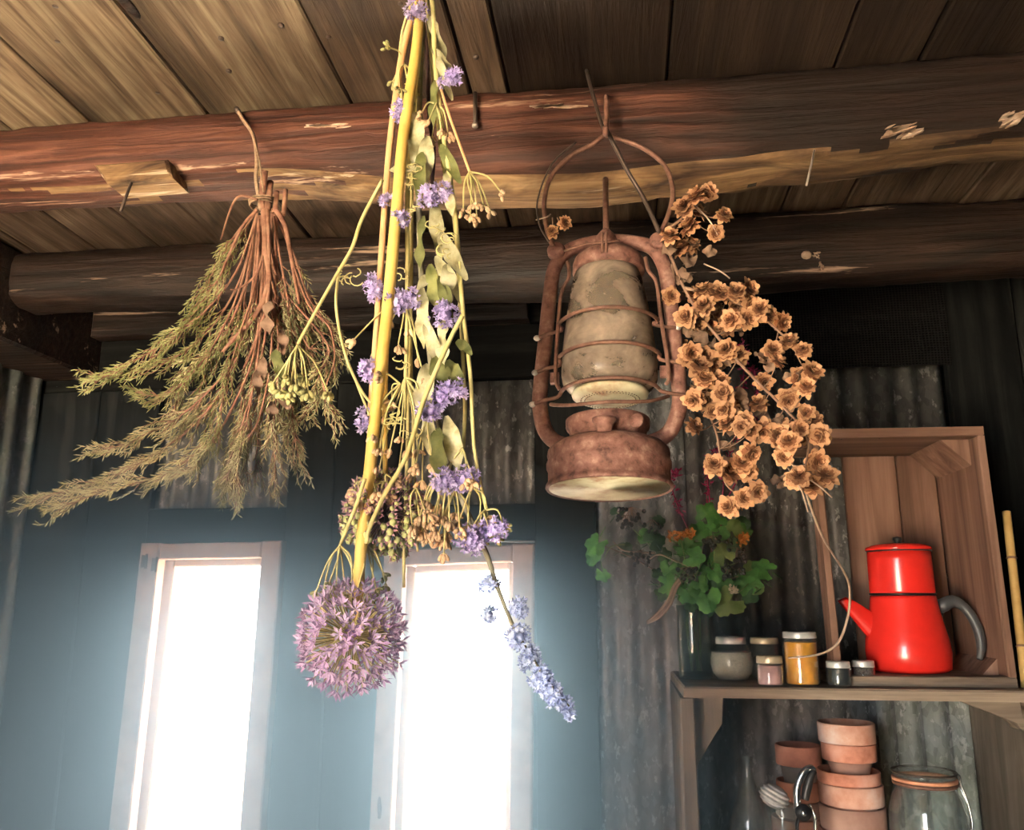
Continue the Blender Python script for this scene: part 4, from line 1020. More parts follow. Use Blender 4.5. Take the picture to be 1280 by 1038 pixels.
# side tubes and the arch over the top: one bent pipe
tp = [(712, 556), (694, 550), (681, 535), (675, 512), (674, 485), (680, 420), (687, 345), (693, 318), (705, 303), (725, 294), (757, 290), (795, 294), (817, 303), (829, 322), (836, 350), (845, 430), (850, 490), (849, 512), (841, 535), (828, 548), (808, 555)]
mb = MB(); mb.tube(smooth_path([LP(u, v) for u, v in tp], 4), [10.5 * k, 10 * k, 9.6 * k, 10 * k, 10.5 * k], 16); mb.build('side_tube', rust, lan, True)
lath(lan, [(20 * k, LZ(303)), (19 * k, LZ(296)), (16 * k, LZ(287)), (9 * k, LZ(279)), (5 * k, LZ(275)), (0, LZ(274))], 'crown', rust, (LX(757, 290), 0, 0), 28)
hood = lath(lan, [(47 * k, LZ(334)), (49 * k, LZ(332)), (48.5 * k, LZ(322)), (46 * k, LZ(316)), (36 * k, LZ(308)), (20 * k, LZ(300)), (18 * k, LZ(300)), (34 * k, LZ(310)), (44 * k, LZ(318)), (46.5 * k, LZ(324))], 'hood', rust, (LX(760, 320), 0, 0))
gx = LX(760, 400)
gl = lath(lan, [(48 * k, LZ(487)), (56 * k, LZ(483)), (61.5 * k, LZ(476)), (63 * k, LZ(466)), (62 * k, LZ(440)), (57 * k, LZ(400)), (51 * k, LZ(362)), (46 * k, LZ(340)), (43 * k, LZ(333))] , 'globe', M['globe'], (gx, 0, 0))
gm = MB(); prf = [(48, 487), (56, 483), (61.5, 476), (63, 466), (62, 440), (57, 400), (51, 362), (46, 340), (43, 333)]
gl.data.clear_geometry()
full = [(a * k, LZ(b)) for a, b in prf] + [((a - 2.2) * k, LZ(b)) for a, b in reversed(prf)]
gm.lathe(full, (gx, 0, 0), 56, close=True); gl.data = gm.mesh('globe', M['globe'])
lath(gl, [(41 * k, LZ(334)), (45.5 * k, LZ(334)), (46 * k, LZ(331)), (43 * k, LZ(329)), (0, LZ(328))], 'globe_collar', rust, (gx, 0, 0))
plate = lath(lan, [(0, LZ(498)), (20 * k, LZ(499)), (42 * k, LZ(497)), (49 * k, LZ(494)), (50 * k, LZ(491)), (48 * k, LZ(487.5)), (0, LZ(487))], 'globe_plate', M['cream'], (gx, 0, 0))
mb = MB()
for i in range(48):
    a = 2 * math.pi * i / 48
    for rr in (38, 33): mb.ball(Vector((gx + math.cos(a + rr) * rr * k, math.sin(a + rr) * rr * k, LZ(498.6))), (.9 * k, .9 * k, .6 * k), 5, 3)
mb.build('perforations', M['nail'], plate, True)
# burner inside, seen dimly through the glass
lath(lan, [(22 * k, LZ(487)), (22 * k, LZ(470)), (14 * k, LZ(458)), (5 * k, LZ(452)), (0, LZ(452))], 'burner_cone', rust, (gx, 0, 0), 28)
# guard wires: three round the globe, ends beaded outside the tubes
for j, (va, ul, ur, ve) in enumerate(((407, 672, 846, 411), (450, 670, 855, 456), (493, 667, 858, 497))):
    pts = [LP(ul, ve + 6, -8 * k), LP(ul + 14, ve + 3, -14 * k), LP(ul + 30, ve, -16 * k)]
    rr = 67 if j < 2 else 64
    for i in range(13):
        a = math.pi * (1.08 + .84 * i / 12)
        pts.append(Vector((gx + math.cos(a) * rr * k, math.sin(a) * rr * k, LZ(va - 3))))
    pts += [LP(ur - 30, ve - 3, -16 * k), LP(ur - 14, ve, -14 * k), LP(ur, ve, -8 * k)]
    mb = MB(); mb.tube(smooth_path(pts, 3), 2.6 * k, 8); wv_ = mb.build('guard_wire', M['rust_wire'], lan, True)
    mb = MB(); mb.ball(pts[0] + Vector((-1.5 * k, 0, 0)), (5 * k, 4 * k, 4 * k), 10, 6); mb.build('bead', M['solder'], wv_, True)
    mb = MB(); mb.ball(pts[-1] + Vector((2 * k, 0, 0)), (4.5 * k, 3.5 * k, 3.5 * k), 10, 6); mb.build('bead', M['solder'], wv_, True)
for pts in ([(709, 322), (711, 342), (702, 362), (698, 400), (695, 470), (700, 488)], [(807, 322), (811, 340), (821, 356), (826, 400), (836, 470), (832, 486)]):
    mb = MB(); mb.tube(smooth_path([LP(u, v, -18 * k) for u, v in pts], 4), 2.6 * k, 8); mb.build('guard_upright', M['rust_wire'], lan, True)
mb = MB(); mb.tube(smooth_path([LP(688, 503, -6 * k), LP(712, 515, -40 * k), LP(760, 519, -62 * k), LP(808, 513, -40 * k), LP(836, 497, -6 * k)], 5), 2.4 * k, 8); mb.build('guard_wire', M['rust_wire'], lan, True)
for du in (-2.5, 2.5):
    mb = MB(); mb.tube(smooth_path([LP(756 + du, 287, -12 * k), LP(756 + du, 305, -52 * k), LP(756 + du, 328, -50 * k)], 4), 1.5 * k, 6); mb.build('lift_wire', M['rust_wire'], lan, True)
mb = MB(); mb.tube(smooth_path([LP(705, 309, -20 * k), LP(735, 311, -40 * k), LP(775, 309, -40 * k)], 4), 1.6 * k, 6); mb.build('lift_wire', M['rust_wire'], lan, True)
for (u, v) in ((694, 304), (824, 298)):
    lath(lan, [(0, -7 * k), (11 * k, -7 * k), (12.5 * k, -4 * k), (12.5 * k, 4 * k), (11 * k, 7 * k), (0, 7 * k)], 'lug', rust, LP(u, v, -8 * k), 20, Matrix.Rotation(R(90), 3, 'X'))
for (u, v) in ((693, 470), (831, 466)):
    mb = MB(); c = LP(u, v, -6 * k); mb.box(c - Vector((6 * k, 5 * k, 7 * k)), c + Vector((6 * k, 5 * k, 7 * k))); mb.build('bracket', rust, lan, True)
# bail loop resting against the beam
bl = [(690, 300), (682, 275), (679, 240), (688, 207), (712, 182), (740, 168), (756, 158), (775, 164), (805, 178), (832, 203), (842, 235), (838, 262), (826, 292)]
mb = MB(); mb.tube(smooth_path([LP(u, v, -16 * k + (.0 if 180 < v else .0)) for u, v in bl], 5), 3.4 * k, 8); mb.build('bail', M['rust_wire'], lan, True)
# rod from the crown up to the beam
rt = P(757, 222, 1.075); rb_ = Matrix.Rotation(R(-4.5), 3, 'X') @ LP(757, 280)
mb = MB(); e = Matrix.Rotation(R(4.5), 3, 'X') @ (Vector((rt.x, 1.06, 2.165)) - lb); mb.tube([LP(757, 281), e], 4.2 * k, 10); mb.build('hanging_rod', M['rust_wire'], lan, True)
# hook on the beam that the bail hangs over, with a twist of wire
hk = thing('beam_hook', 'old iron hook and wire on the beam above the lantern', 'hook', P(758, 140, 1.01))
mb = MB(); mb.tube(smooth_path([P(758, 121, 1.04), P(758, 124, .995), P(758, 148, .99), P(757, 163, .975), P(757, 168, .93), P(757, 158, .918)], 4), .0035, 8); mb.build('hook_bar', M['rust_wire'], hk)
mb = MB(); mb.tube(smooth_path([P(733, 88, 1.03), P(738, 108, 1.0), P(752, 155, .985), P(757, 163, .972)], 4), .0025, 6); mb.build('wire', M['nail'], hk)
mb = MB(); mb.tube(smooth_path([P(757, 160, .95), P(785, 215, .955), P(803, 245, .96), P(824, 290, .95)], 4), .0028, 6); mb.build('wire', M['nail'], hk)
mb = MB(); mb.tube(smooth_path([P(720, 178, .93), P(690, 205, .925), P(672, 250, .925), P(674, 280, .925), P(686, 302, .925)], 4), .0012, 6); mb.build('wire', M['nail'], hk)

# ================================================================ heather bundle on the nearer beam
HY = .965
def hv(u, v, d=0.0): return P(u, v, HY + d)
htie = hv(328, 258)
hb_ = thing('heather_bundle', 'bushy bundle of dried heather twigs tied to the beam with twine', 'dried bundle', htie)
mb = MB(); nl = P(297, 138, 1.026)
mb.tube(smooth_path([nl, P(304, 150, 1.02), P(317, 170, 1.005), hv(321, 200), hv(320, 225), hv(326, 262)], 4), .0028, 6)
mb.tube(smooth_path([P(317, 170, 1.004), hv(324, 200, -.01), hv(329, 240, -.02)], 4), .0012, 5); mb.build('twine', M['twine'], hb_)
mb = MB()
for j in range(3):
    pts = [htie + Vector((math.cos(t * .5) * .016 * (1 + .05 * j), math.sin(t * .5) * .016, .003 * j - .004 + .0006 * t)) for t in range(13)]
    mb.tube(pts, .0013, 5)
mb.build('twine', M['twine'], hb_)
mb = MB(); mb.lathe([(0, -.004), (.004, -.004), (.004, .004), (0, .004)], nl, 10, mat=Matrix.Rotation(R(90), 3, 'X')); mb.build('nail', M['nail'], hb_)
for (u, v, r) in ((331, 213, 5.5), (346, 240, 4), (357, 238, 4), (338, 228, 5)):
    mb = MB(); mb.tube(smooth_path([hv(u, v, rnd(-.01, .01)), hv(u - 3, v + 30, 0), hv(u * .6 + 328 * .4, 275, 0), hv(u * .5 + 332 * .5, 330 + rnd(0, 60), rnd(-.01, .02))], 4), [px(HY, r), px(HY, r * .8), px(HY, r * .4)], 8); mb.build('stub', M['heath_wood'], hb_)
def heather(pts, start, nside, slen, wood_='heath_wood', needle='heath_needle', r0=.0018, nl=.009, spread=.6, dens=1.25, fwd=.9):
    path = smooth_path(pts, 6)
    tw = MB(); tw.tube(path, [r0, r0 * .7, r0 * .3], 5)
    nd = MB(); N = len(path)
    def clothe(pp, step, ln):
        acc = 0
        for a, b_ in zip(pp, pp[1:]):
            d = b_ - a; L = d.length
            if L < 1e-6: continue
            n = max(1, int(L / step)); d.normalize()
            for i in range(n):
                p = a + (b_ - a) * ((i + rnd(0, 1)) / n)
                s, q = perp(d); t = rnd(0, 6.283); o = s * math.cos(t) + q * math.sin(t)
                nd.spike(p, p + (d * fwd + o * rnd(.35, .75)).normalized() * ln * rnd(.7, 1.35), .00075)
    nside = int(nside * 1.6)
    for i in range(nside):
        t = start + (1 - start) * (i + rnd(0, .9)) / nside
        kx = t * (N - 1); k0 = min(int(kx), N - 2); p = path[k0].lerp(path[k0 + 1], kx - k0); d = (path[k0 + 1] - path[k0]).normalized()
        s, q = perp(d); an = rnd(0, 6.283); o = (s * math.cos(an) + q * math.sin(an))
        o.y *= .6
        L = slen * rnd(.5, 1.1) * (1.1 - .45 * t)
        dd = (d + o * spread * rnd(.5, 1.3)).normalized()
        sp = smooth_path([p, p + dd * L * .4, p + (dd + d * .35).normalized() * L * .75 + rvec(.002), p + (dd * .8 + d * .6).normalized() * L], 3)
        tw.tube(sp, [.0008, .0003], 4, False)
        clothe(sp[2:], .0026 / dens, nl)
    clothe(path[int(N * max(start, .55)):], .003 / dens, nl)
    o = tw.build('twig', M[wood_], hb_)
    n_ = nd.build('needles', M[needle], o); stuff(n_)
T = lambda *a: [hv(*p) for p in a]
hs = random.Random(5)
# the long spray reaching to the wall
heather(T((325, 270), (312, 400, .01), (262, 510), (190, 570), (130, 600), (42, 626)), .36, 34, .05, nl=.011)
heather(T((326, 270), (318, 420, -.01), (280, 530, -.02), (210, 590, -.02), (120, 618, -.02), (74, 636, -.02)), .4, 30, .045, nl=.011)
heather(T((324, 270), (305, 420, -.02), (250, 500, -.01), (180, 545, -.02), (125, 565, -.02)), .4, 22, .05, nl=.011)
# the upper side spray
heather(T((322, 265), (295, 340, .01), (245, 400), (180, 445), (118, 478)), .3, 34, .05, needle='heath_green', nl=.009)
heather(T((322, 265), (300, 350, .02), (255, 420, .02), (190, 460, .02), (115, 470, .02)), .35, 28, .045, needle='heath_green', nl=.009)
heather(T((322, 266), (300, 360, -.01), (262, 440, -.01), (215, 490, -.01), (175, 492, -.01)), .35, 26, .045, needle='heath_green', nl=.009)
heather(T((320, 262), (290, 300, .015), (262, 350, .02), (235, 400, .02), (210, 425, .02)), .2, 26, .045, needle='heath_green', nl=.009)
heather(T((321, 262), (298, 300, .0), (275, 345, .0), (250, 380, .0)), .15, 22, .045, needle='heath_green', nl=.009)
# the body
for i in range(17):
    f = i / 16
    ex = 215 + 200 * f + hs.uniform(-12, 12); ey = 500 + 95 * math.sin(math.pi * min(1, f * 1.05)) + hs.uniform(-30, 25)
    d = hs.uniform(-.035, .04)
    heather(T((328 + 14 * (f - .5), 270), (328 + 50 * (f - .5) + hs.uniform(-6, 6), 350, d * .5), (328 + 130 * (f - .45) + hs.uniform(-10, 10), 430, d), (ex + (328 - ex) * .2, ey - 55, d), (ex, ey, d)), .3, 20, .05, needle='heath_green' if hs.random() < .4 else 'heath_needle')
# trailing tips
heather(T((330, 280), (325, 420, -.03), (312, 510, -.03), (298, 570, -.03), (296, 628, -.03)), .55, 22, .03, wood_='heath_wood', nl=.008)
heather(T((330, 280), (320, 430, -.03), (285, 520, -.03), (250, 575, -.03), (222, 592, -.03)), .6, 16, .03)
heather(T((332, 280), (340, 420, -.03), (325, 520, -.03), (300, 560, -.03), (283, 600, -.03)), .6, 14, .03)
# the loop out to one side
heather(T((340, 262), (352, 285), (368, 320), (385, 370), (405, 400), (418, 430), (412, 470), (390, 510), (345, 540)), .35, 40, .045, nl=.008)
heather(T((342, 264), (358, 300), (372, 350, .01), (385, 410, .01), (380, 470, .01), (355, 520, .01)), .3, 30, .04)
heather(T((342, 268), (350, 320, -.02), (360, 380, -.02), (365, 450, -.02), (345, 520, -.02)), .3, 26, .04)
# bare reddish stalks over the front
for (pts, r) in (([(330, 262), (332, 310), (336, 350), (322, 390), (296, 420), (278, 440)], .0042), ([(334, 262), (336, 320), (334, 380), (318, 430), (305, 460)], .003), ([(345, 262), (356, 282), (362, 310), (368, 345), (374, 380)], .0036), ([(322, 250), (300, 245), (288, 262), (276, 300)], .0018), ([(322, 262), (305, 280), (290, 310), (275, 345)], .0022), ([(332, 300), (322, 340), (300, 360), (288, 362)], .0016), ([(336, 380), (330, 430), (318, 480), (300, 540), (285, 580)], .0018), ([(360, 310), (385, 380), (412, 410), (418, 450), (408, 480)], .0016)):
    mb = MB(); mb.tube(smooth_path([hv(u, v, -.03) for u, v in pts], 5), [r, r * .85, r * .5], 7); mb.build('bare_stalk', M['heath_wood'], hb_)
for (u, v, du, dv, W) in ((338, 395, -8, 40, 18), (345, 455, 4, 40, 17), (330, 465, -6, 30, 14), (352, 430, 3, 30, 13), (322, 480, -3, 36, 12), (350, 500, 6, 30, 16), (340, 520, -2, 26, 14)):
    a = hv(u, v - 18, -.04); b_ = hv(u + du, v - 18 + dv, -.042)
    mb = MB(); mb.leaf(a, b_ - a, (rnd(-.6, .6), -1, .2), (b_ - a).length, px(HY, W), .5, .45, rnd(-1.2, 1.2), .8, 11); mb.build('dry_leaf', M['dry_leaf_green'] if u % 2 else M['brown_leaf'], hb_)

# ================================================================ bundle of dried flowers by the door-side beam
FY = .74
def fv(u, v, d=0.0): return P(u, v, FY + d)
ftop = Vector((fv(527, 10).x, FY, 2.235))
fb = thing('dried_flower_bundle', 'long hanging bundle of dried alliums, fennel stalks and purple flowers in front of a window', 'dried bundle', ftop)
cz = ceil_z(FY)
mb = MB(); mb.tube(smooth_path([Vector((ftop.x, FY, cz - .004)), Vector((ftop.x + .003, FY, cz - .03)), ftop + Vector((0, 0, .01)), ftop], 4), .0022, 6); mb.build('twine', M['twine'], fb)
mb = MB(); pts = [ftop + Vector((math.cos(t * .6) * .017, math.sin(t * .6) * .017, -.012 + .0008 * t)) for t in range(36)]; mb.tube(pts, .0014, 5); mb.build('twine', M['twine'], fb)
def fstem(pts, w_, mat, d=0.0, name='stem', top=True, sub=6):
    pp = [fv(*(p if len(p) == 3 else (p[0], p[1], d))) for p in pts]
    if top:
        t0 = ftop + Vector((rnd(-.008, .008), rnd(-.008, .008), 0)); pp = [t0 + Vector((rnd(-.006, .006), 0, .012)), t0] + pp
    r = [px(FY, x) / 2 for x in (w_ if hasattr(w_, '__len__') else (w_, w_))]
    mb = MB(); mb.tube(smooth_path(pp, sub), r, 10); return mb.build(name, M[mat], fb)
fstem([(507, 48), (491, 150), (483, 230), (476, 330), (469, 430), (462, 520)], (9, 10, 9, 7), 'stem_peach', -.01)
fstem([(521, 55), (504, 170), (496, 260), (484, 390), (471, 500), (461, 600), (451, 690), (446, 765), (438, 795)], (12, 15, 16, 15, 13), 'stem_yellow', -.02, 'allium_stalk')
fstem([(520, 60), (502, 200), (490, 320), (483, 430), (481, 520), (482, 604)], (7, 8, 7), 'stem_yellow', .01)
fstem([(525, 60), (511, 200), (509, 350), (508, 440), (507, 472)], (5, 6, 5), 'stem_straw', -.005)
fstem([(528, 60), (516, 200), (514, 350), (511, 480), (508, 600), (505, 690), (505, 735)], (5, 5, 4), 'stem_straw', .01)
fstem([(528, 30), (525, 110), (523, 210), (526, 330), (536, 430), (551, 540), (576, 620), (607, 690), (622, 735), (645, 790), (680, 845), (712, 885)], (6, 7, 8, 8, 7, 5, 3), 'stem_grey', 0.0, 'spire_stem')
fstem([(540, 0), (544, 80), (553, 160), (568, 260), (578, 380), (588, 470), (593, 560), (606, 630)], (6, 7, 6, 4), 'stem_straw', -.01)
fstem([(535, 20), (550, 180), (568, 275), (575, 380), (581, 500), (579, 560)], (5, 6, 5), 'stem_straw', .02)
fstem([(578, 395), (560, 430), (530, 500), (508, 570), (480, 620), (462, 660), (458, 680)], (6, 6, 5), 'stem_straw', -.035, 'stem', False)
fstem([(478, 225), (452, 275), (440, 310), (420, 345), (400, 380), (372, 430)], (5, 5, 4), 'stem_straw', -.03, 'stem', False)
fstem([(424, 335), (420, 380), (428, 430), (442, 470), (460, 500), (478, 512)], (4, 4, 3), 'stem_straw', -.02, 'stem', False)
fstem([(442, 470), (452, 495), (462, 520)], (3, 3), 'stem_straw', -.02, 'stem', False)
fstem([(456, 598), (446, 630), (436, 655), (425, 682)], (5, 5, 4), 'stem_straw', -.035, 'stem', False)
fstem([(545, 90), (560, 140), (578, 190), (587, 215)], (4, 4), 'stem_peach', -.01, 'stem', False)
fstem([(500, 60), (512, 250), (513, 400), (517, 560), (522, 690)], (4, 4, 3), 'stem_straw', .015)
fstem([(593, 560), (600, 600), (608, 640)], (4, 3), 'stem_straw', -.01, 'stem', False)
def umbel(node, ends, seed='seed', rmat='stem_straw', ns=7, ss=4.2, d=-.01, stretch=1.7, spreadpx=9):
    nd_ = fv(node[0], node[1], d)
    mb = MB(); sd = MB()
    for e in ends:
        ev = fv(e[0], e[1], d + rnd(-.02, .02)); m_ = (nd_ + ev) * .5 + Vector((rnd(-.004, .004), rnd(-.004, .004), .006))
        mb.tube(smooth_path([nd_, m_, ev], 4), [px(FY, 1.5), px(FY, 1.0)], 5, False)
        dr0 = (ev - m_).normalized()
        for i in range(ns):
            dr = (dr0 + rvec(.75)).normalized(); p = ev + dr * px(FY, spreadpx) * rnd(.6, 1.3)
            mb.tube([ev, p], px(FY, .6), 4, False)
            s_, q_ = perp(dr); rot = Matrix((s_, q_, dr)).transposed()
            sd.ball(p, (px(FY, ss) * .62, px(FY, ss) * .62, px(FY, ss) * .62 * stretch), 6, 4, mat=rot)
    o = mb.build('umbel', M[rmat], fb); stuff(sd.build('seeds', M[seed], o))
umbel((507, 472), [(472, 598), (488, 560), (480, 520), (497, 600), (522, 560), (527, 505), (515, 590), (534, 540), (500, 545)], ns=5)
umbel((482, 604), [(452, 625), (462, 618), (474, 622), (486, 618), (492, 600)], ns=8, ss=6)
umbel((456, 600), [(448, 622), (462, 630), (470, 615), (442, 612)], ns=9, ss=6)
umbel((505, 372), [(470, 440), (498, 430), (522, 445), (488, 400), (444, 423), (512, 410), (530, 470)], ns=5, ss=5)
umbel((587, 215), [(579, 262), (588, 268), (596, 270), (604, 255), (612, 262), (626, 240), (592, 255)], seed='seed', ns=5, ss=4.5)
umbel((545, 130), [(536, 150), (528, 140), (552, 160), (560, 165), (540, 170)], ns=7, ss=5)
umbel((578, 560), [(556, 600), (570, 610), (582, 600), (548, 630), (592, 600)], ns=6, ss=5)
umbel((555, 585), [(525, 645), (540, 650), (535, 625), (553, 645), (562, 650), (570, 640)], ns=8, ss=5)
umbel((607, 638), [(585, 668), (600, 675), (612, 662), (618, 670), (628, 655)], seed='seed_green', ns=6, ss=4.5)
umbel((570, 610), [(560, 665), (575, 660), (590, 672), (548, 670), (555, 690)], ns=8, ss=5)
umbel((425, 682), [(396, 738), (405, 735), (412, 728), (420, 742), (432, 745), (440, 730), (448, 738)], seed='seed_green', ns=5, ss=4)
umbel((458, 680), [(436, 742), (444, 750), (450, 735), (462, 745), (470, 735), (478, 715), (482, 728)], seed='seed_green', ns=5, ss=4)
umbel((372, 432), [(342, 478), (352, 488), (362, 492), (370, 480), (385, 488), (410, 490), (378, 470), (360, 470)], seed='seed_green', d=-.03, ns=7, ss=6)
umbel((505, 80), [(500, 110), (512, 120), (492, 100), (488, 60), (520, 115)], seed='seed_green', ns=5, ss=4)
umbel((500, 480), [(478, 470), (490, 500), (466, 540), (475, 560), (470, 580)], ns=6, ss=5)
umbel((535, 520), [(520, 580), (512, 560), (540, 580), (528, 600), (550, 565)], ns=7, ss=5)
for nd_, ends in (((520, 610), [(505, 650), (515, 655), (525, 652), (532, 640)]), ((590, 610), [(600, 650), (610, 645), (585, 655), (575, 650)]), ((545, 600), [(545, 660), (535, 668), (555, 672), (528, 660)])):
    umbel(nd_, ends, ns=11, ss=4.5, spreadpx=11, stretch=2.2)
# purple flower tufts
def tuft(u, v, rx, ry, n, mat='purple', d=-.02, L=7, name='flower_tuft'):
    rx *= 1.15; ry *= 1.15; n = int(n * 1.5)
    c = fv(u, v, d); core = MB(); fm = MB()
    core.ball(c, (px(FY, rx) * .45, px(FY, rx) * .45, px(FY, ry) * .45), 8, 6)
    for i in range(n):
        a = rnd(0, 6.283); b_ = math.acos(rnd(-1, 1)); dr = Vector((math.sin(b_) * math.cos(a), math.sin(b_) * math.sin(a), math.cos(b_)))
        p = c + Vector((dr.x * px(FY, rx), dr.y * px(FY, (rx + ry) / 2), dr.z * px(FY, ry))) * rnd(.45, .95)
        s_, q_ = perp(dr); t0 = rnd(0, 6)
        for j in range(5):
            t = t0 + 6.283 * j / 5; o = s_ * math.cos(t) + q_ * math.sin(t)
            fm.petal(p, (o + dr * .5).normalized(), dr, px(FY, L) * rnd(.7, 1.1), px(FY, L * .5), .12)
    o = core.build(name, M['purple' if mat == 'purple' else mat], fb); stuff(fm.build('florets', M[mat], o))
for (u, v, rx, ry, n) in ((520, 14, 16, 14, 34), (567, 95, 12, 10, 24), (555, 103, 8, 6, 10), (498, 138, 10, 14, 24), (535, 246, 14, 14, 30), (553, 240, 12, 13, 26), (501, 273, 12, 12, 26), (483, 250, 8, 7, 12), (467, 360, 10, 18, 30), (498, 378, 14, 16, 34), (515, 372, 12, 12, 26), (556, 393, 18, 16, 44), (460, 461, 11, 16, 28), (456, 526, 9, 16, 24), (568, 489, 16, 15, 36), (550, 495, 11, 18, 30), (537, 514, 17, 11, 34), (557, 602, 18, 16, 40), (583, 600, 17, 15, 36), (590, 674, 20, 17, 46), (618, 662, 17, 15, 38)):
    tuft(u, v, rx, ry, n)
for (u, v, rx, ry, n) in ((611, 730, 13, 10, 34), (612, 768, 9, 8, 24), (648, 760, 11, 12, 34), (648, 797, 15, 14, 44), (662, 822, 12, 16, 46), (676, 848, 13, 15, 50), (690, 868, 13, 13, 44), (704, 880, 10, 9, 26), (711, 893, 6, 7, 14)):
    tuft(u, v, rx, ry, n, 'blue', 0.0, 6.5)
# the big allium head
def allium(c, r, n, mat, pmat, seedmat=None, name='allium_head', L=10):
    stk = MB(); fm = MB(); sdm = MB()
    stk.ball(c, r * .09, 10, 6)
    for i in range(n):
        z = 1 - 2 * (i + .5) / n; a = i * 2.39996 + rnd(-.15, .15); s = math.sqrt(1 - z * z)
        d = Vector((s * math.cos(a), s * math.sin(a), z)); rr = r * rnd(.72, .98); p = c + d * rr
        stk.tube([c, c + d * rr], [px(FY, .7), px(FY, .6)], 4, False)
        s_, q_ = perp(d); t0 = rnd(0, 6)
        for j in range(6):
            t = t0 + 6.283 * j / 6; o = s_ * math.cos(t) + q_ * math.sin(t)
            fm.petal(p, (o + d * rnd(.3, .9)).normalized(), d, px(FY, L) * rnd(.7, 1.2), px(FY, L * .32), .1)
        if seedmat: sdm.ball(p + d * px(FY, 2), px(FY, 3.4 if d.z > -.1 else 5.0), 6, 4)
    o = stk.build(name, M[pmat], fb); stuff(fm.build('florets', M[mat], o))
    if seedmat: stuff(sdm.build('seed_pods', M[seedmat], o))
allium(fv(439, 795, -.02), px(FY, 68), 270, 'pink', 'stem_straw', None, L=13)
allium(fv(482, 643, .012), px(FY, 58), 210, 'maroon', 'dark_stem', 'green_pod', 'seeded_allium_head', L=11)
# dry leaves along the grey stem
for (u, v, u2, v2, W, mt, tw, cu) in ((532, 215, 490, 207, 17, 'dry_leaf', .3, .4), (522, 140, 512, 190, 26, 'dry_leaf', .8, .5), (538, 20, 552, 60, 18, 'dry_leaf', 1.0, 1.4), (540, 60, 566, 85, 16, 'dry_leaf', 1.2, 1.6), (548, 70, 555, 115, 15, 'dry_leaf', .8, .8), (535, 170, 528, 225, 24, 'dry_leaf', .5, .3), (528, 190, 520, 240, 18, 'dry_leaf_green', .5, .3),
                                   (545, 250, 540, 310, 20, 'dry_leaf', .9, .8), (552, 290, 566, 340, 22, 'dry_leaf', .9, .7), (545, 320, 570, 370, 20, 'dry_leaf', .7, .8), (538, 330, 545, 380, 20, 'dry_leaf_green', .5, .4), (528, 360, 530, 420, 20, 'dry_leaf', .7, .6), (555, 400, 552, 450, 18, 'dry_leaf', .6, .4), (572, 425, 585, 440, 14, 'dry_leaf_green', .4, .4), (545, 445, 552, 490, 26, 'dry_leaf_green', .5, .4), (535, 455, 528, 510, 26, 'dry_leaf', .4, .3), (560, 450, 575, 480, 20, 'dry_leaf_green', .3, .3),
                                   (558, 520, 574, 580, 24, 'dry_leaf', .6, .3), (548, 535, 545, 590, 22, 'dry_leaf_green', .4, .3), (538, 500, 530, 560, 20, 'dry_leaf', .6, .4), (516, 375, 545, 320, 12, 'dry_leaf', .4, .8), (545, 100, 538, 145, 14, 'dry_leaf_green', .5, .6), (530, 270, 520, 330, 15, 'dry_leaf_green', .6, .4), (557, 215, 565, 255, 14, 'dry_leaf', 1, .8), (552, 180, 566, 222, 18, 'dry_leaf_green', .7, .5), (533, 400, 542, 455, 18, 'dry_leaf', .7, .7), (560, 330, 556, 365, 20, 'dry_leaf', 1.1, 1), (548, 345, 562, 385, 16, 'dry_leaf_green', .5, .8)):
    a = fv(u, v, -.012); b_ = fv(u2, v2, -.02 + rnd(-.01, .01))
    mb = MB(); mb.leaf(a, b_ - a, (rnd(-.5, .5), -1, rnd(-.2, .4)), (b_ - a).length * 1.1, px(FY, W), cu, .35, tw * random.choice((-1, 1)), .7, 13); mb.build('dry_leaf', M[mt], fb)
# curly tendrils
for (u, v) in ((440, 343), (498, 340), (512, 100), (520, 260), (500, 455), (490, 530), (512, 540), (508, 230), (430, 345), (556, 300), (560, 320), (548, 285), (500, 520), (487, 520), (525, 215)):
    mb = MB()
    for j in range(4):
        c = fv(u + rnd(-8, 8), v + rnd(-8, 8), -.02); ph = rnd(0, 6); rr = px(FY, rnd(4, 10)); e = rnd(.4, 1)
        mb.tube([c + Vector((math.cos(ph + t * .45) * rr, rnd(-.001, .001), math.sin(ph + t * .45) * rr * e)) for t in range(8)], px(FY, .9), 4)
    stuff(mb.build('tendrils', M['stem_straw'], fb))
# dark knobbly stalk among the leaves
fstem([(533, 60), (536, 140), (542, 190), (540, 240), (545, 300), (548, 360), (540, 410)], (5, 6, 5), 'dark_stem', .015)

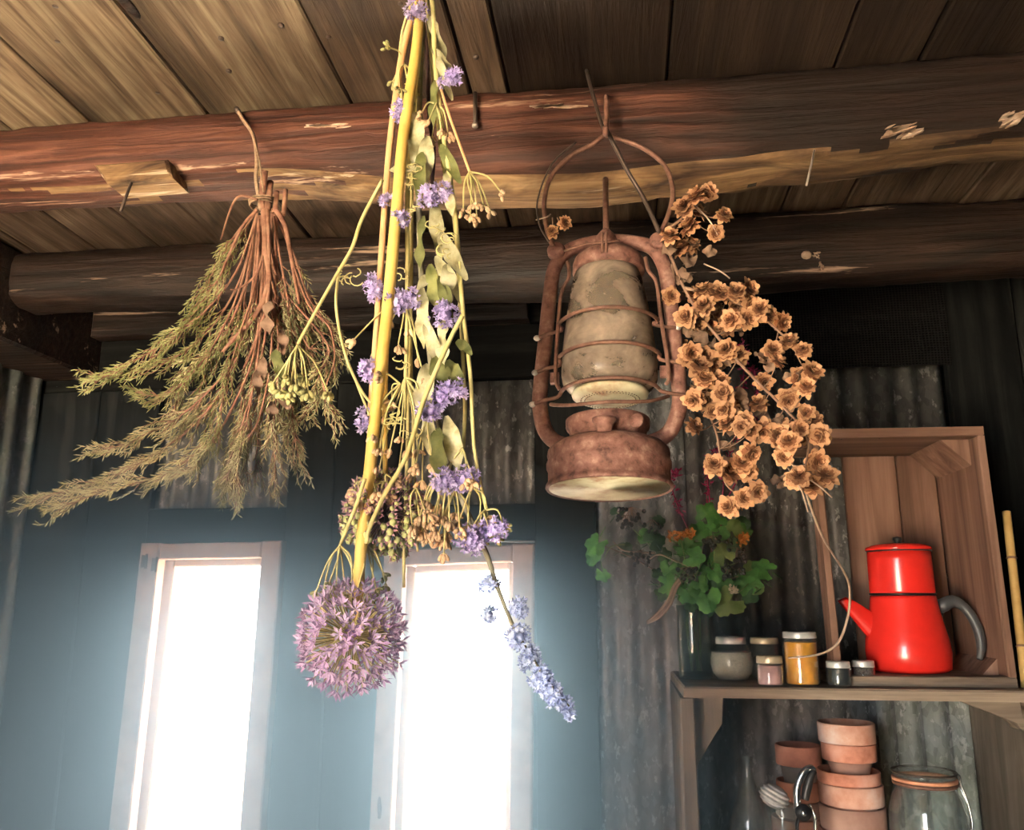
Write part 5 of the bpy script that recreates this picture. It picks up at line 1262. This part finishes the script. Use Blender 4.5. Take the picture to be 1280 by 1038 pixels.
# ================================================================ copper flowers hung on the lantern
CY = .965
def cv(u, v, d=0.0): return P(u, v, CY + d)
cf = thing('dried_flower_spray', 'loose spray of copper coloured papery dried flowers hooked over the lantern', 'dried flowers', cv(826, 292))
protos = []
def round_petal(mb, c, d, n2, L, W, cup):
    sd = d.cross(n2).normalized(); vs = []; rows = ((0, .25), (.35, .8), (.7, 1.0), (.95, .42)); fs = []
    for t, w_ in rows:
        z_ = n2 * (cup * L * t * t); e = n2 * (.12 * W * w_)
        vs += [c + d * L * t + sd * W * w_ * .5 + z_ + e, c + d * L * t * (1.06 if t > .9 else 1) + z_, c + d * L * t - sd * W * w_ * .5 + z_ + e]
    for i in range(3):
        a = 3 * i; fs += [(a, a + 1, a + 4, a + 3), (a + 1, a + 2, a + 5, a + 4)]
    mb.add(vs, fs, 0, True)
for pv_ in range(5):
    mb = MB(); rp = random.Random(40 + pv_)
    for ring, (n, tilt, L, W, cup) in enumerate(((9, -.25, 1.0, .66, -.15), (9, .2, 1.0, .62, .0), (8, .6, .9, .56, .05), (6, .95, .75, .46, -.05), (5, 1.25, .55, .34, -.1))):
        for i in range(n):
            t = 6.283 * (i + rp.uniform(-.25, .25)) / n + ring * .4; tl = tilt + rp.uniform(-.3, .28)
            d = Vector((math.cos(t) * math.cos(tl), math.sin(t) * math.cos(tl), math.sin(tl)))
            round_petal(mb, Vector((0, 0, .05 * ring)), d, Vector((-math.cos(t) * math.sin(tl), -math.sin(t) * math.sin(tl), math.cos(tl))), L * rp.uniform(.82, 1.1), W * rp.uniform(.8, 1.1), cup)
    mb.ball((0, 0, -.1), (.3, .3, .2), 8, 5)
    protos.append(mb.mesh('flower_head', M['copper']))
zc = [(200, 50), (165, 65), (130, 95), (170, 110), (145, 150), (247, 118), (222, 168), (90, 180), (125, 215), (150, 205), (90, 355), (185, 340), (240, 350), (300, 370), (330, 385), (315, 335), (375, 410), (417, 430), (440, 490), (480, 515), (390, 515), (405, 550), (315, 425), (190, 385), (230, 410), (255, 450), (165, 430), (135, 415), (200, 435), (110, 505), (140, 540), (195, 530), (240, 540), (290, 530), (175, 565), (215, 375), (280, 345), (345, 410),
      (505, 580), (490, 625), (470, 600), (365, 605), (435, 660), (350, 675), (175, 640), (230, 610), (190, 600), (215, 695), (270, 665), (275, 695), (300, 740), (310, 720), (160, 740), (365, 750), (430, 750), (470, 745), (440, 785), (425, 830), (530, 765), (510, 720), (490, 700), (520, 840), (550, 885), (470, 890), (500, 915), (325, 815), (300, 850), (220, 855), (260, 880), (345, 930), (305, 950), (262, 975), (160, 660), (245, 640), (260, 735), (405, 775), (455, 895), (290, 960),
      (285, 380), (355, 395), (210, 550), (255, 515), (150, 520), (250, 690), (190, 660), (330, 750), (500, 745), (480, 770), (410, 755), (310, 870), (280, 860), (160, 350), (270, 425), (225, 345)]
heads_px = [(800 + x / 2.358, 220 + y / 2.358) for x, y in zc] + [(706, 279), (691, 290), (838, 370)]
hr = random.Random(9)
main = [smooth_path(T2, 6) for T2 in ([cv(826, 292), cv(838, 320), cv(855, 360), cv(880, 400), cv(930, 460, -.01), cv(975, 505), cv(1002, 535), cv(1010, 560), cv(1003, 600)],
                                       [cv(826, 292), cv(850, 275), cv(880, 245)], [cv(840, 330), cv(850, 420, .01), cv(868, 480, .02), cv(895, 540, .02), cv(905, 600, .02), cv(925, 620, .02)], [cv(855, 360), cv(900, 370), cv(950, 395), cv(990, 430)])]
for i, pth in enumerate(main):
    mb = MB(); mb.tube(pth, [.0022, .0018, .001], 6); mb.build('main_stem', M['brown_stem'], cf)
allm = [p for m_ in main for p in m_]
stm = MB()
for i, (u, v) in enumerate(heads_px):
    d = hr.uniform(-.035, .03)
    if u < 720: d = -.03
    p = cv(u, v, d)
    r = px(CY, hr.uniform(12.5, 17.5))
    if u < 720: r *= .8
    dr = Vector((hr.uniform(-.55, .55), hr.uniform(-1, -.35), hr.uniform(-.55, .7))).normalized()
    q = dr.to_track_quat('Z', 'Y')
    o = bpy.data.objects.new('flower_head', protos[i % 5]); COL.objects.link(o); o.parent = cf
    o.location = p - cf.location; o.rotation_euler = (q @ Euler((0, 0, hr.uniform(0, 6)), 'XYZ').to_quaternion()).to_euler(); o.scale = (r, r, r)
    if u < 720: a = cv(690 + (u - 690) * .4, 272, -.02)
    else:
        a = min(allm, key=lambda t: (t - p).length + abs(hr.gauss(0, .006)))
    s_ = smooth_path([a, (a + p) * .5 + Vector((0, .006, -.004)), p - dr * r * .2], 4); stm.tube(s_, [.0008, .0006], 4, False)
stuff(stm.build('flower_stalks', M['brown_stem'], cf))
# twiggy ends and papery brown leaves between the flowers
for (a, b_) in (((868, 255), (900, 300)), ((880, 330), (912, 348)), ((985, 585), (1010, 640)), ((995, 590), (1040, 622)), ((1000, 605), (985, 575)), ((670, 275), (688, 268))):
    mb = MB(); mb.tube(smooth_path([cv(*a), cv((a[0] + b_[0]) / 2 + 4, (a[1] + b_[1]) / 2, -.01), cv(*b_)], 4), .0009, 5); mb.build('twig', M['tan_stem'], cf)
for (u, v, L, W) in ((860, 345, 26, 22), (850, 335, 24, 20), (878, 430, 26, 20), (865, 410, 24, 18), (888, 445, 28, 22), (905, 440, 24, 18), (955, 440, 24, 20), (965, 452, 22, 18), (870, 315, 20, 18), (848, 300, 26, 20), (842, 290, 22, 18), (1005, 480, 22, 18), (1000, 470, 20, 16), (935, 500, 24, 18), (975, 520, 22, 16), (1010, 590, 22, 16), (900, 570, 22, 14), (910, 565, 20, 14), (940, 520, 22, 16), (985, 545, 22, 16), (880, 390, 26, 20), (920, 400, 22, 18), (990, 600, 24, 16), (885, 495, 24, 18), (870, 480, 24, 18), (925, 535, 22, 18), (957, 540, 22, 18)):
    for j in range(2):
        a = cv(u + rnd(-8, 8), v + rnd(-8, 8), .01 + rnd(-.015, .015)); dr = Vector((rnd(-1, 1), rnd(-.5, .3), rnd(-1, .6)))
        mb = MB(); mb.leaf(a, dr, (rnd(-.5, .5), -1, rnd(-.5, .5)), px(CY, L), px(CY, W * .8), rnd(.3, 1.2), .45, rnd(-1.6, 1.6), .9, 11); mb.build('dry_leaf', M['brown_leaf'], cf)
# the long pale stalk that droops down to the orange jar
mb = MB(); mb.tube(smooth_path([cv(1003, 598), P(1012, 630, 1.02), P(1030, 675, 1.12), P(1052, 710, 1.26), P(1062, 735, 1.34), P(1060, 770, 1.40), P(1048, 803, 1.41), P(1025, 818, 1.41), P(985, 823, 1.405)], 6), [.0012, .0016, .0018, .0022, .0014], 6); mb.build('drooping_stalk', M['tan_stem'], cf)

# ---------------------------------------------------------------- the haze volume added round the windows to stand in for lens flare
hm = bpy.data.materials.new('window_haze'); hm.use_nodes = True; nt = hm.node_tree
nt.nodes.remove(nt.nodes['Principled BSDF'])
vsn = nt.nodes.new('ShaderNodeVolumeScatter'); vsn.inputs['Color'].default_value = (.68, .93, .99, 1); vsn.inputs['Density'].default_value = GLARE; vsn.inputs['Anisotropy'].default_value = GLARE_G
va = nt.nodes.new('ShaderNodeVolumeAbsorption'); va.inputs['Color'].default_value = (.79, .94, 1.0, 1); va.inputs['Density'].default_value = GLARE * .8
ads = nt.nodes.new('ShaderNodeAddShader'); lk(nt, vsn.outputs[0], ads.inputs[0]); lk(nt, va.outputs[0], ads.inputs[1])
lk(nt, ads.outputs[0], nt.nodes['Material Output'].inputs['Volume'])
hb = MB(); hq = [(XL + .16, .45), (-.25, .45), (.42, 1.732), (XL + .16, 1.732)]
hb.hexa([(x, y, .05) for x, y in hq], [(x, y, 1.725) for x, y in hq]); ho = hb.build('haze', hm); ho['kind'] = 'stuff'; ho['label'] = 'bluish haze volume added round the windows for lens flare'  # added volume, stands in for lens flare
